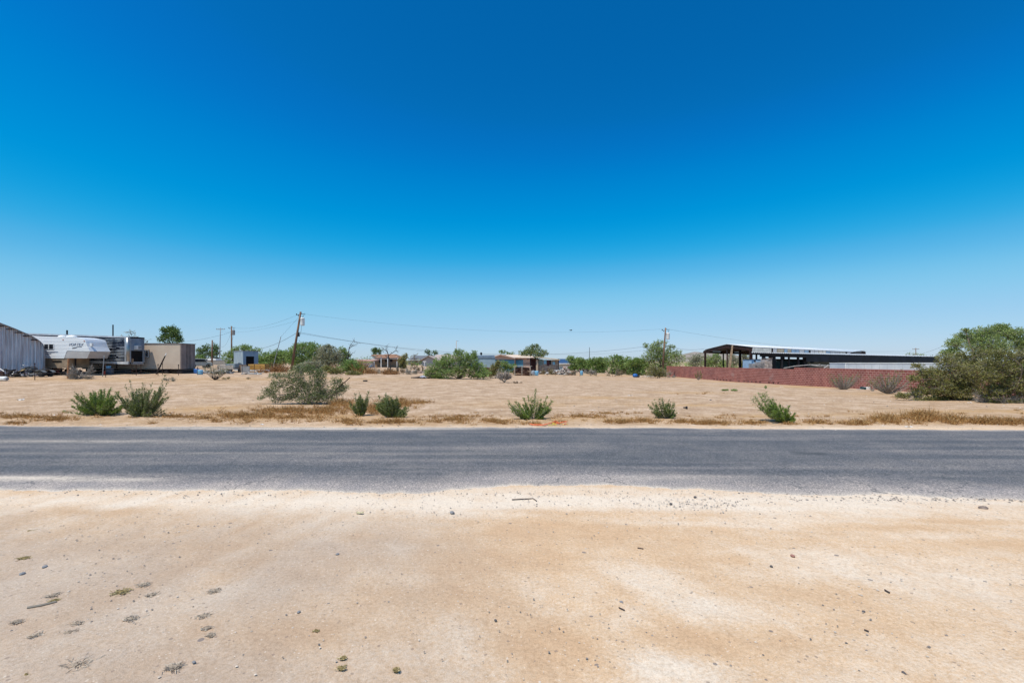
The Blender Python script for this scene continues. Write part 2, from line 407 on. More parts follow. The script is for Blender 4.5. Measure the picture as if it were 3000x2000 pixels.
tc = nt.nodes.new('ShaderNodeTexCoord').outputs['Object']
c0 = mixc(nt, attr(nt, 'worn'), (.096, .101, .109), (.30, .27, .25))
ns = noise(nt, tc, 34, 6, .85); rr = ramp(nt, [(.37, (.22, .22, .24)), (.46, (.78, .78, .80)), (.54, (1.1, 1.08, 1.05)), (.62, (2.9, 2.6, 2.4))]); nt.links.new(ns.outputs[0], rr.inputs[0])
c0 = mixc(nt, .85, c0, rr.outputs[0], 'MULTIPLY')
nb = noise(nt, tc, 1.2, 5); rb = ramp(nt, [(.35, (.86, .88, .92)), (.65, (1.1, 1.08, 1.06))]); nt.links.new(nb.outputs[0], rb.inputs[0])
c0 = mixc(nt, 1.0, c0, rb.outputs[0], 'MULTIPLY')
# sand sits between the stones
nz = noise(nt, tc, 70, 3, .7)
rz = ramp(nt, [(.38, (0, 0, 0)), (.62, (1, 1, 1))]); nt.links.new(ns.outputs[0], rz.inputs[0])
cl = nt.nodes.new('ShaderNodeClamp'); nt.links.new(mth(nt, 'MULTIPLY', attr(nt, 'sand'), mth(nt, 'MULTIPLY_ADD', rz.outputs[0], 1.7, .30)), cl.inputs[0])
c0 = mixc(nt, cl.outputs[0], c0, (.60, .51, .42))
c0 = mixc(nt, mth(nt, 'MULTIPLY', attr(nt, 'patch'), .8), c0, (.055, .06, .065))
# fine cracks
wv = noise(nt, tc, 1.4, 3); vc = nt.nodes.new('ShaderNodeTexVoronoi'); vc.feature = 'DISTANCE_TO_EDGE'; vc.inputs['Scale'].default_value = .38
vm = nt.nodes.new('ShaderNodeVectorMath'); vm.operation = 'MULTIPLY_ADD'; nt.links.new(wv.outputs['Color'], vm.inputs[0]); vm.inputs[1].default_value = (.9, .9, .9); nt.links.new(tc, vm.inputs[2])
nt.links.new(vm.outputs[0], vc.inputs['Vector'])
ck = mth(nt, 'LESS_THAN', vc.outputs['Distance'], .0045)
c0 = mixc(nt, mth(nt, 'MULTIPLY', ck, .55), c0, (.06, .065, .07))
nt.links.new(c0, P.inputs['Base Color'])
b = nt.nodes.new('ShaderNodeBump'); b.inputs['Strength'].default_value = .5; b.inputs['Distance'].default_value = .012
nt.links.new(ns.outputs[0], b.inputs['Height']); nt.links.new(b.outputs[0], P.inputs['Normal'])
rd = mesh_np('road', np.stack([RX, RY, RZ], -1).reshape(-1, 3), Fr, rm, None, attrs={'worn': worn.ravel(), 'sand': sand.ravel(), 'patch': np.clip(patch, 0, 1).ravel()}, smooth=True)
tag(rd, kind='structure')

# ------------------------------------------------------------------ plants
def unit(n, rng):
    v = rng.normal(size=(n, 3)); return v/np.linalg.norm(v, axis=1, keepdims=True)
def leaf_quads(P, size, rng, up=0.0, aspect=0.55, D=None):
    """one small quad per point; D (optional) is the direction each leaf points along"""
    n = len(P); a = unit(n, rng) if D is None else D + 0.75*unit(n, rng)
    a[:, 2] += up; a /= np.linalg.norm(a, axis=1, keepdims=True)
    b = np.cross(a, unit(n, rng)); b /= np.linalg.norm(b, axis=1, keepdims=True) + 1e-9
    s = (size*rng.uniform(.6, 1.4, n))[:, None]
    a = a*s*.5; b = b*s*.5*aspect
    V = np.stack([P-a, P+b*.9, P+a, P-b*.9], 1).reshape(-1, 3)
    return V, np.arange(4*n).reshape(n, 4)
def ribbons(P0, P1, w, rng, w1=None):
    """thin flat twigs from P0 to P1"""
    n = len(P0); d = P1-P0; b = np.cross(d, unit(n, rng)); b /= np.linalg.norm(b, axis=1, keepdims=True)+1e-9
    w1 = w*.5 if w1 is None else w1
    V = np.stack([P0-b*w/2, P0+b*w/2, P1+b*w1/2, P1-b*w1/2], 1).reshape(-1, 3)
    return V, np.arange(4*n).reshape(n, 4)
def join(parts):
    V = []; Fs = []; k = 0
    for v, f in parts:
        if len(v) == 0: continue
        V.append(v); Fs.append(f+k); k += len(v)
    return np.concatenate(V), np.concatenate(Fs)

GREEN = leafmat('creosote_leaf', [(.06, .085, .015), (.13, .175, .03), (.23, .28, .075), (.40, .42, .22)], .28)
GREEN2 = leafmat('creosote_leaf_bright', [(.055, .09, .01), (.13, .22, .02), (.23, .33, .04), (.36, .42, .15)], .28)
OLIVE = leafmat('dull_olive_leaf', [(.085, .09, .025), (.19, .19, .05), (.30, .28, .085), (.42, .39, .20)], .28)
MESQ = leafmat('mesquite_leaf', [(.085, .134, .030), (.171, .256, .055), (.268, .378, .098), (.415, .500, .232)], .3)
PALO = leafmat('palo_verde_leaf', [(.11, .15, .04), (.22, .29, .075), (.34, .42, .13), (.46, .52, .26)], .35)
BROAD = leafmat('broad_dark_leaf', [(.037, .073, .018), (.085, .146, .037), (.146, .232, .061), (.268, .342, .134)], .25)
GREYL = leafmat('grey_green_leaf', [(.146, .159, .085), (.268, .268, .146), (.390, .378, .244), (.525, .500, .378)], .3)
DUSTY = leafmat('dusty_creosote_leaf', [(.05, .075, .018), (.115, .155, .04), (.20, .245, .08), (.34, .37, .21)], .25)
TWIG = leafmat('dry_grey_twig', [(.17, .14, .12), (.30, .26, .23), (.42, .38, .34)], 0, .9)
TWIG2 = leafmat('brown_dry_twig', [(.13, .08, .05), (.24, .16, .10), (.36, .27, .19)], 0, .9)
STRAWM = leafmat('straw_stem', [(.17, .075, .02), (.34, .165, .05), (.48, .27, .10), (.62, .43, .21)], .15, .9)
RUST = leafmat('rusty_dry_brush', [(.18, .085, .035), (.32, .165, .07), (.44, .27, .13)], .15, .9)
BARK = mat('bark', (.20, .15, .11), (.10, .075, .055), 12, .95, bump=.6)
BARKG = mat('grey_bark', (.36, .32, .28), (.20, .17, .145), 14, .95, bump=.6)
BARKD = mat('dark_bark', (.06, .045, .04), (.03, .024, .02), 12, .95, bump=.6)

def limb_mb(mb, a, b, r0, r1, rng, sag=.12, n=5, k=5):
    a = np.array(a, float); b = np.array(b, float); L = np.linalg.norm(b-a); off = rng.normal(size=3)*L*sag*.6
    pts = []
    for i in range(n+1):
        t = i/n; p = a*(1-t)+b*t + off*math.sin(math.pi*t) + np.array([0, 0, L*sag*math.sin(math.pi*t)])
        if 0 < i < n: p = p + rng.normal(size=3)*L*.018
        pts.append(tuple(p))
    mb.tube(pts, [r0*(1-i/n)+r1*i/n for i in range(n+1)], k)

def tree(name, label, cat, px, Y, blobs, leafm, n=3000, leaf=.12, seed=1, group=None, bark=BARK, trunk_r=.12, py=None,
         sprig=.35, clumps=7, twigs=300, twigm=None, up=.3, depth=.8, droop=0, spread=.26, nm='trunk', core=.22, stems=1, leafk=8, skirt=True):
    """crown built of blobs given as seen (px, py, rx, ry); real depth is given to every blob"""
    rng = np.random.default_rng(seed)
    if py is not None: bx, Y, bz = gp(px, py)
    else: bx, Y, bz = gY(px, Y)
    s = Y/F; o = root(name, label, cat, (bx, Y, bz), 0, group)
    Ls, vs, tw, mb = [], [], [], MB()
    n = int(n*2.4); leaf *= 1.12; trunk_r *= .55; spread *= 1.25; blobs = list(blobs); clumps = int(clumps*1.4)
    bpy_ = HOR + (H-bz)/s; low = max(b[1]+b[3] for b in blobs); x0 = min(b[0]-b[2] for b in blobs); x1 = max(b[0]+b[2] for b in blobs)
    nb0 = len(blobs)
    if skirt and bpy_-low > 3 and bpy_-low < 60:      # foliage of desert trees hangs down to the ground
        wx = (x1-x0)*.30
        for q in (-.62, 0, .62): blobs.append(((x0+x1)/2+q*wx, (low+bpy_)/2-1, wx*.62, (bpy_-low)/2+4))
    area = sum(b[2]*b[3] for b in blobs)
    for bi, (cx, cy, rx, ry) in enumerate(blobs):
        c = np.array([(cx-px)*s, rng.uniform(-.25, .25)*rx*s, H-bz+(HOR-cy)*s]); R = np.array([rx*s, max(min(rx, ry*1.8)*s*depth, .05), ry*s])
        K = max(3, int(clumps*(.6+.8*rng.random()))); m = int(n/leafk*rx*ry/area)+2
        cc = unit(K, rng); cc[:, 2] = cc[:, 2]*.85+.12
        cc = c + cc*R*rng.uniform(.25, .82, (K, 1))
        cc[:, 2] = np.maximum(cc[:, 2], .06)
        kv = rng.uniform(-.22, .22, K)
        ci = rng.integers(0, K, m); core_m = rng.random(m) < core
        O = cc[ci] + rng.normal(size=(m, 3))*R*spread
        O[core_m] = c + (unit(m, rng)*R*rng.uniform(.2, .9, (m, 1)))[core_m]
        out = (O-c)/R; nrm = np.linalg.norm(out, axis=1, keepdims=True); O = c + out*R*np.minimum(1, 1.0/np.maximum(nrm, 1e-6)*rng.uniform(.86, 1.04, (m, 1)))
        out = out/np.maximum(nrm, .1)
        D = out*.8 + unit(m, rng)*.7; D[:, 2] += up; D /= np.linalg.norm(D, axis=1, keepdims=True)
        L = sprig*np.sqrt(R[0]*R[2])*rng.uniform(.4, 1.25, m)
        t = rng.random((m, leafk)); P = O[:, None] + D[:, None]*(L[:, None]*t)[..., None]
        P[..., 2] -= droop*(L[:, None]*t)**2
        P = P + rng.normal(size=P.shape)*leaf*.45
        P = P.reshape(-1, 3); P[:, 2] = np.maximum(P[:, 2], .02)
        Ls.append(leaf_quads(P, leaf, rng, 0, .55, np.repeat(D, leafk, 0)))
        v = np.repeat(kv[ci], leafk) + rng.uniform(.08, .92, m*leafk); vs.append(np.repeat(np.clip(v, 0, 1), 4))
        q = max(2, int(twigs*rx*ry/area)); qi = rng.integers(0, m, q)
        a = cc[ci[qi]]; e = O[qi] + D[qi]*L[qi][:, None]; mid = (a+e)/2 + rng.normal(size=(q, 3))*.03*R
        tw.append(ribbons(a, mid, leaf*.16, rng, leaf*.12)); tw.append(ribbons(mid, e, leaf*.12, rng, leaf*.05))
        # limbs
        tb = np.array([0.05*rng.normal(), 0.05*rng.normal(), .0])
        if nm:
            limb_mb(mb, tb, c - np.array([0, 0, R[2]*.35]), trunk_r*(.75 if stems > 1 else 1), trunk_r*.42, rng)
            for j in range(K): limb_mb(mb, c - np.array([0, 0, R[2]*.35]), cc[j], trunk_r*.36, trunk_r*.1, rng, n=3, k=4)
    V, Fq_ = join(Ls); mesh_np('foliage', V, Fq_, leafm, o, v=np.concatenate(vs))
    if nm: mb.build(nm, bark, o, smooth=True)
    if twigs:
        V, Fq_ = join(tw); mesh_np('twigs', V, Fq_, twigm or TWIG, o, v=np.repeat(rng.random(len(Fq_)), 4))
    return o

def shrub(name, label, cat, px, py, tips, leafm, leaf=.035, per=260, t0=.38, tuft=.055, seed=1, group=None, fork=3, twigm=TWIG, stem_r=.008,
          lean=0.0, Y=None, bare=0, tuft_end=.35, bark=BARKG, dep=.55):
    """creosote habit: arms radiate from one crown to given tips (px, py); short leafy shoots clothe their outer part"""
    rng = np.random.default_rng(seed)
    bx, Y, bz = gp(px, py) if Y is None else gY(px, Y)
    s = Y/F; o = root(name, label, cat, (bx, Y, bz), 0, group)
    mb = MB(); Lv, vv, tw = [], [], []
    wspan = max(abs(t[0]-px) for t in tips)*s
    for ti, tp in enumerate(tips):
        T0 = np.array([(tp[0]-px)*s, rng.uniform(-dep, dep)*wspan*(tp[2] if len(tp) > 2 else 1), H-bz+(HOR-tp[1])*s]); T0[2] = max(T0[2], .05)
        for fk in range(fork):
            T = T0*(1 if fk == 0 else rng.uniform(.66, .97)) + (0 if fk == 0 else 1)*rng.normal(size=3)*np.linalg.norm(T0)*.10
            T[2] = max(T[2], .04); L = np.linalg.norm(T)
            hz = T*np.array([1, 1, 0]); C = T*.45 + np.array([0, 0, -.10*L]) + hz*.14; C[2] = max(C[2], .02)
            u = np.linspace(0, 1, 7)[:, None]; B = 2*u*(1-u)*C + u*u*T
            B[1:-1] += rng.normal(size=(5, 3))*L*.012
            mb.tube([tuple(b) for b in B], [stem_r*(1.15-u_) for u_ in np.linspace(0, 1, 7)], 4, cap=False)
            if rng.random() < bare: continue
            ns = int(per/fork/5); t = t0 + (1-t0)*rng.random(ns)**.8
            O = 2*(t*(1-t))[:, None]*C + (t*t)[:, None]*T
            d = (T-C)/np.linalg.norm(T-C); rr = tuft*L*(1-(1-tuft_end)*((t-t0)/(1-t0)))
            D = d*.75 + unit(ns, rng)*.8; D[:, 2] += .15; D /= np.linalg.norm(D, axis=1, keepdims=True)
            E = O + D*(rr*rng.uniform(.6, 2.0, ns))[:, None]
            tw.append(ribbons(O, E, leaf*.14, rng))
            q = rng.random((ns, 5)); P = (O[:, None] + (E-O)[:, None]*q[..., None]).reshape(-1, 3) + rng.normal(size=(ns*5, 3))*leaf*.4
            P[:, 2] = np.maximum(P[:, 2], .01)
            Lv.append(leaf_quads(P, leaf, rng, .25, .6, np.repeat(D, 5, 0)))
            vv.append(np.repeat(np.clip(rng.normal(.12*(rng.random()-.5), .0, 1) + rng.uniform(.05, .95, ns*5), 0, 1), 4))
    if Lv:
        V, Fq_ = join(Lv); mesh_np('foliage', V, Fq_, leafm, o, v=np.concatenate(vv))
    mb.build('stems', bark, o, smooth=True)
    if tw:
        V, Fq_ = join(tw); mesh_np('twigs', V, Fq_, twigm, o, v=np.repeat(rng.random(len(Fq_)), 4))
    return o
def fan(px, py, blobs, n, seed):
    """sample arm tips inside the outline blobs"""
    rng = np.random.default_rng(seed); out = []
    A = np.array([b[2]*b[3] for b in blobs], float); A /= A.sum()
    for i in range(n):
        b = blobs[rng.choice(len(blobs), p=A)]; a = rng.uniform(0, 2*math.pi); r = rng.uniform(.3, .97)
        out.append((b[0]+math.cos(a)*r*b[2], b[1]+math.sin(a)*r*b[3]))
    return out
def twigbush(name, label, cat, px, py, rx, ry, m=TWIG, n=500, seed=1, group=None, Y=None, leafm=None, nleaf=0, leaf=.04, w=.012, up=.5, stems=7, r=.018, bark=BARKG, full=1.0):
    """bare bush: forked stems that split into thin twigs"""
    rng = np.random.default_rng(seed)
    bx, Y, bz = gp(px, py) if Y is None else gY(px, Y)
    s = Y/F; o = root(name, label, cat, (bx, Y, bz), 0, group); mb = MB()
    R = np.array([rx*s, rx*s*.8, ry*2*s]); tw = []; tipsA = []
    for k in range(stems):
        a = unit(1, rng)[0]; a[2] = abs(a[2])*.75+.10*full; a /= np.linalg.norm(a); E = a*R*rng.uniform(.45, .7); E[2] = max(E[2]*.8, .1)
        limb_mb(mb, (0, 0, 0), E, r, r*.45, rng, .06, 4, 4)
        for j in range(3):
            E2 = E + (unit(1, rng)[0]*.45+a*.5)*R*.5; E2[2] = np.clip(E2[2], .04, R[2]*.9); limb_mb(mb, E*rng.uniform(.5, 1), E2, r*.42, r*.15, rng, .05, 3, 3); tipsA.append((E*.7, E2))
    tipsA = np.array(tipsA); q = rng.integers(0, len(tipsA), n); t = rng.random((n, 1))
    O = tipsA[q, 0]*(1-t)+tipsA[q, 1]*t
    D = unit(n, rng)*.8 + O/(np.linalg.norm(O, axis=1, keepdims=True)+.01)*.6; D[:, 2] += up*.5
    E = O + D*R.mean()*.28*rng.uniform(.3, 1.2, (n, 1)); E[:, 2] = np.maximum(E[:, 2], .01)
    M_ = (O+E)/2 + rng.normal(size=(n, 3))*R.mean()*.03
    tw += [ribbons(O, M_, w, rng, w*.8), ribbons(M_, E, w*.8, rng, w*.4)]
    V, Fq_ = join(tw); mesh_np('twigs', V, Fq_, m, o, v=np.repeat(rng.random(len(Fq_)), 4))
    mb.build('stems', bark, o, smooth=True)
    if nleaf:
        qi = rng.integers(0, n, nleaf); P = O[qi]+(E-O)[qi]*rng.random((nleaf, 1)) + rng.normal(size=(nleaf, 3))*leaf*.4
        V, Fq_ = leaf_quads(P, leaf, rng); mesh_np('foliage', V, Fq_, leafm or GREYL, o, v=np.repeat(rng.random(nleaf), 4))
    return o

# --- roadside creosote bushes
RS = 'green bushes along the far road edge'
shrub('creosote_bush', 'leftmost roadside bush, broad and bright green on top with a flat crown', 'bush', 297, 1216,
      fan(297, 1216, [(272, 1168, 56, 30), (335, 1172, 42, 28), (238, 1178, 34, 24), (298, 1148, 36, 16), (235, 1195, 25, 10), (330, 1198, 40, 8), (265, 1150, 30, 12)], 64, 3), GREEN2, leaf=.033, per=630, seed=3, group=RS, t0=.32, tuft=0.112)
shrub('creosote_bush', 'tall upright roadside bush right of the broad bright green one at the left', 'bush', 417, 1221,
      fan(417, 1221, [(425, 1165, 60, 36), (383, 1170, 27, 26), (462, 1160, 30, 32), (440, 1132, 36, 14), (430, 1200, 50, 12), (395, 1145, 25, 14)], 62, 4) + [(469, 1118), (445, 1114), (425, 1122), (375, 1125), (486, 1165)], GREEN, leaf=.033, per=524, seed=4, group=RS, t0=.35, tuft=0.092)
tree('creosote_bush', 'largest roadside bush, sprawling and leggy with bare grey branches showing', 'bush', 905, 0,
      [(878, 1088, 30, 16), (905, 1076, 16, 9), (850, 1104, 26, 12), (805, 1102, 22, 9), (828, 1128, 30, 15), (790, 1150, 28, 14), (812, 1168, 22, 10), (938, 1096, 16, 16), (930, 1118, 26, 18), (900, 1138, 34, 18), (945, 1150, 30, 22), (905, 1166, 38, 14), (985, 1118, 18, 14), (988, 1146, 20, 18), (1008, 1134, 12, 12), (764, 1166, 10, 7), (870, 1120, 28, 16), (860, 1148, 26, 14), (960, 1160, 26, 16), (920, 1092, 20, 14), (850, 1166, 26, 10)],
      DUSTY, 15000, .038, 5, py=1184, trunk_r=.045, twigs=1800, sprig=.5, clumps=8, spread=.34, core=.3, skirt=False, bark=BARKG, group=RS, stems=2)
shrub('creosote_bush', 'narrow dark green bush in straw between the sprawling bush and the rounder one', 'bush', 1058, 1218,
      fan(1058, 1218, [(1043, 1170, 17, 20), (1073, 1166, 14, 22), (1060, 1190, 24, 18), (1058, 1206, 22, 9)], 34, 6) + [(1047, 1148), (1078, 1150)], GREEN, leaf=.033, per=546, seed=6, group=RS, t0=.3, tuft=0.132)
shrub('creosote_bush', 'rounded dark green bush just right of the narrow one, in front of tall straw weeds', 'bush', 1148, 1225,
      fan(1148, 1225, [(1140, 1182, 40, 28), (1168, 1203, 34, 16), (1128, 1165, 22, 16), (1120, 1195, 18, 16)], 52, 7) + [(1196, 1212), (1107, 1160), (1165, 1160)], GREEN, leaf=.033, per=588, seed=7, group=RS, t0=.28, tuft=0.132)
shrub('creosote_bush', 'spiky bright green bush with long leafy arms, directly behind the orange tape', 'bush', 1562, 1229,
      [(1488, 1184), (1500, 1196), (1510, 1178), (1522, 1190), (1535, 1166), (1542, 1180), (1568, 1154), (1560, 1172), (1575, 1165), (1603, 1161), (1600, 1178), (1620, 1176), (1614, 1192), (1618, 1197), (1500, 1206), (1512, 1212), (1525, 1220), (1540, 1205), (1590, 1222), (1580, 1215), (1548, 1195), (1588, 1190), (1600, 1206), (1530, 1200)],
      GREEN2, leaf=.033, per=692, seed=8, group=RS, t0=.25, tuft=0.125, fork=3, tuft_end=.45, dep=.4)
shrub('creosote_bush', 'smallest roadside bush, rounded fan, standing alone left of the leaning one', 'bush', 1952, 1228,
      [(1905, 1188), (1908, 1178), (1915, 1198), (1922, 1172), (1926, 1166), (1935, 1178), (1947, 1168), (1950, 1180), (1962, 1172), (1970, 1185), (1968, 1176), (1985, 1200), (1978, 1206), (1975, 1215), (1920, 1208), (1930, 1200), (1960, 1195), (1940, 1190), (1983, 1208)],
      GREEN, leaf=.033, per=482, seed=9, group=RS, t0=.32, tuft=0.119, fork=3, tuft_end=.45, dep=.5)
shrub('creosote_bush', 'rightmost roadside bush, leaning to the left with feathery upright shoots', 'bush', 2302, 1238,
      [(2224, 1164), (2228, 1180), (2232, 1196), (2236, 1154), (2240, 1172), (2250, 1152), (2254, 1168), (2258, 1190), (2248, 1200), (2268, 1180), (2273, 1170), (2280, 1190), (2290, 1182), (2300, 1186), (2308, 1195), (2322, 1208), (2318, 1222), (2310, 1230), (2324, 1215), (2262, 1212), (2280, 1222), (2296, 1205), (2250, 1185), (2270, 1195), (2285, 1205), (2262, 1180), (2278, 1212), (2300, 1198), (2292, 1192), (2306, 1210), (2242, 1190), (2256, 1202)],
      GREEN2, leaf=.033, per=630, seed=10, group=RS, t0=.22, tuft=0.112, fork=3, tuft_end=.45, dep=.4)

# ------------------------------------------------------------------ vegetation further back
TB = 'trees beyond the vacant lot'
def T(label, px, Y, blobs, leafm=MESQ, n=3200, leaf=.15, seed=1, **k):
    k.setdefault('group', TB); k.setdefault('trunk_r', .13)
    return tree(k.pop('name', 'desert_tree'), label, k.pop('cat', 'tree'), px, Y, blobs, leafm, n, leaf, seed, **k)
T('rounded dark green tree rising behind the tan box building', 498, 76, [(498, 972, 22, 16), (482, 990, 22, 14), (515, 976, 15, 17), (480, 968, 13, 10), (512, 993, 22, 14), (498, 1015, 18, 14)], BROAD, 3600, .20, 21, clumps=6, spread=.2, name='broadleaf_tree')
T('bare pinkish grey tree showing over the semi trailer roof', 385, 74, [(386, 976, 20, 12), (376, 990, 16, 12), (400, 992, 16, 12), (430, 1000, 12, 8)], GREYL, 120, .1, 22, twigs=420, twigm=TWIG, name='bare_tree')
T('dark green tree standing left of the short brown pole', 606, 128, [(592, 1030, 15, 12), (604, 1018, 12, 10), (612, 1034, 16, 10), (590, 1044, 14, 8)], BROAD, 1800, .26, 23, name='broadleaf_tree', clumps=5)
T('dark green tree partly hidden right of the short brown pole', 632, 132, [(630, 1018, 11, 12), (636, 1034, 12, 9), (626, 1040, 12, 8)], BROAD, 1300, .26, 24, name='broadleaf_tree', clumps=5)
T('small pale green tree low beside the tan box building end', 584, 95, [(582, 1046, 13, 8), (592, 1052, 12, 7)], MESQ, 700, .2, 25)
T('feathery green tree directly behind the blue grey shed', 712, 82, [(704, 1024, 24, 12), (672, 1042, 20, 13), (738, 1028, 22, 14), (715, 1016, 18, 7), (752, 1046, 14, 12), (690, 1045, 20, 16)], MESQ, 3000, .19, 26)
T('low spreading green tree between the shed and the leaning utility pole', 792, 80, [(780, 1052, 26, 18), (808, 1046, 26, 20), (766, 1060, 20, 14), (838, 1050, 24, 22), (824, 1036, 18, 10), (800, 1068, 44, 14)], MESQ, 5000, .18, 27)
T('tall feathery green tree touching the right side of the leaning utility pole', 902, 74, [(888, 1030, 38, 24), (858, 1044, 26, 24), (922, 1036, 30, 24), (906, 1012, 26, 9), (878, 1018, 24, 10), (940, 1056, 30, 22), (890, 1062, 40, 18)], MESQ, 7500, .15, 28, droop=.1, twigs=500)
T('dusty grey green tree between the feathery tree and the dead branches', 962, 71, [(958, 1034, 28, 20), (984, 1046, 24, 24), (940, 1056, 24, 20), (970, 1066, 34, 18), (965, 1018, 18, 7)], GREYL, 4600, .15, 29, twigs=700)
T('green tree with thin crown directly left of the dead tree', 1006, 73, [(1002, 1030, 13, 14), (1012, 1046, 16, 16), (1030, 1066, 22, 14), (1000, 1060, 18, 16)], MESQ, 2600, .15, 30)
T('low dense green tree in front of the brown roofed house', 1040, 62, [(1020, 1072, 26, 16), (1046, 1080, 22, 14), (1002, 1084, 20, 10)], MESQ, 2600, .14, 31, trunk_r=.08)
T('dark olive bush at the lot edge left of the rusty brush', 1000, 58, [(985, 1086, 22, 9), (1040, 1094, 26, 7), (960, 1080, 16, 8)], OLIVE, 1800, .12, 32, trunk_r=.05, name='desert_bush', cat='bush', group='bushes along the far edge of the lot')
T('grey brown bush mass at the foot of the feathery green tree', 905, 62, [(890, 1078, 32, 11), (935, 1082, 22, 9), (915, 1068, 30, 9)], GREYL, 1800, .13, 33, trunk_r=.05, twigs=900, name='desert_bush', cat='bush', group='bushes along the far edge of the lot')
T('leafy tree rising behind the brown roof', 1103, 140, [(1096, 1030, 10, 9), (1112, 1030, 11, 9), (1102, 1024, 9, 6), (1104, 1042, 12, 8)], BROAD, 1200, .28, 34, name='broadleaf_tree')
T('small olive tree between the brown house and the grey roof', 1184, 96, [(1184, 1046, 12, 10), (1178, 1058, 12, 8)], OLIVE, 900, .2, 35)
T('dark far tree left of the grey house gable', 1262, 165, [(1254, 1032, 9, 8), (1274, 1034, 9, 7), (1260, 1046, 12, 8)], BROAD, 1000, .32, 36, name='broadleaf_tree')
T('small dark far tree right of the pinkish gable', 1313, 180, [(1311, 1037, 7, 4), (1316, 1042, 8, 4)], BROAD, 400, .32, 37, name='broadleaf_tree')
T('rusty leafed bare tree sticking up left of the grey house', 1214, 92, [(1213, 1042, 16, 10), (1222, 1056, 20, 12), (1208, 1064, 22, 12)], GREYL, 200, .12, 38, twigs=900, twigm=TWIG2, name='bare_tree')
# the large grey-green thicket in the middle of the lot edge
tree('mesquite_thicket', 'largest grey green thicket, in the middle, left of the pale grey bush', 'bush', 1345, 0,
     [(1288, 1076, 34, 22), (1262, 1092, 20, 18), (1318, 1058, 28, 20), (1352, 1046, 24, 18), (1345, 1030, 14, 9), (1378, 1062, 26, 22), (1398, 1084, 30, 22), (1390, 1040, 9, 16), (1418, 1094, 22, 13), (1310, 1094, 34, 14), (1355, 1086, 34, 18), (1275, 1102, 28, 9), (1400, 1102, 30, 7)],
     MESQ, 9500, .115, 41, py=1110, trunk_r=.09, twigs=1500, clumps=9, spread=.28, core=.25)
tree('desert_bush', 'brownish green bush beside the right end of the central thicket', 'bush', 1452, 0, [(1452, 1082, 20, 16), (1440, 1098, 18, 10), (1462, 1066, 10, 10)], OLIVE, 1500, .11, 42, py=1108, trunk_r=.04, twigs=700, twigm=TWIG2)
twigbush('dead_bush', 'pale grey leafless bush at the right foot of the central thicket', 'bush', 1478, 1121, 34, 19, TWIG, 1500, 43, w=.03, stems=10, r=.03)
T('small green tree in front of the pink house garage doors', 1482, 84, [(1474, 1068, 18, 10), (1496, 1074, 16, 9), (1480, 1080, 22, 8)], MESQ, 1500, .16, 44, trunk_r=.06)
T('pale green tree showing above the pink house roof ridge', 1482, 118, [(1474, 1032, 12, 7), (1492, 1035, 12, 6), (1482, 1045, 16, 8)], MESQ, 900, .24, 45)
T('large rounded feathery tree behind the pink house and shack', 1560, 106, [(1560, 1024, 28, 13), (1536, 1036, 18, 11), (1588, 1036, 20, 13), (1562, 1042, 34, 12), (1568, 1014, 16, 6)], GREEN, 4200, .2, 46, droop=.12)
for i, (px, Yd, bl, lab) in enumerate([
    (1678, 118, [(1672, 1052, 14, 9), (1692, 1057, 14, 9), (1682, 1066, 20, 8)], 'dark green small tree right of the blue solar roof'),
    (1712, 112, [(1702, 1056, 16, 8), (1722, 1060, 16, 8), (1712, 1068, 24, 8)], 'green tree left of the thin steel pole'),
    (1756, 100, [(1740, 1058, 20, 10), (1766, 1060, 22, 11), (1752, 1070, 34, 10), (1756, 1052, 12, 5)], 'low green tree right of the thin steel pole'),
    (1810, 92, [(1794, 1056, 26, 11), (1830, 1057, 26, 12), (1812, 1070, 44, 11), (1805, 1046, 20, 6), (1840, 1068, 22, 12)], 'widest low green tree at the back of the debris strewn yard'),
    (1866, 88, [(1852, 1062, 24, 11), (1880, 1064, 24, 12), (1866, 1076, 34, 10), (1868, 1054, 12, 6)], 'low green tree left of the tall palo verde')]):
    T(lab, px, Yd, bl, MESQ, 3600, .19, 50+i, trunk_r=.08)
T('tallest palo verde tree, behind the utility pole at the left end of the red wall', 1934, 88, [(1914, 1028, 32, 22), (1950, 1034, 28, 22), (1980, 1048, 26, 20), (1902, 1056, 26, 20), (1930, 1006, 22, 9), (1940, 1060, 34, 18), (1965, 1018, 14, 6), (1892, 1012, 10, 8)], PALO, 7500, .16, 60, droop=.25, twigs=700, name='palo_verde_tree', trunk_r=.16)
T('olive green tree right of the tall palo verde, left of the steel shelter', 2045, 96, [(2040, 1048, 20, 11), (2052, 1060, 22, 14), (2030, 1064, 16, 14)], GREYL, 2200, .18, 61)
T('green tree seen through the left bay of the steel shelter', 2094, 92, [(2090, 1050, 22, 11), (2106, 1062, 20, 14), (2078, 1064, 20, 14), (2100, 1040, 14, 6)], PALO, 2600, .17, 62)
T('sparse grey green tree seen between the leaning board and a thick steel post', 2152, 94, [(2146, 1046, 14, 10), (2156, 1062, 18, 14), (2138, 1064, 14, 14)], GREYL, 1500, .17, 63)
T('olive tree seen through the bay left of the pale blue tank', 2184, 97, [(2184, 1044, 14, 11), (2188, 1060, 16, 14), (2176, 1068, 14, 10)], OLIVE, 1500, .17, 64)
T('thin crowned far tree above the right end of the lean-to roof', 2690, 125, [(2668, 1040, 18, 5), (2706, 1042, 18, 5), (2690, 1050, 30, 7)], PALO, 700, .25, 65)
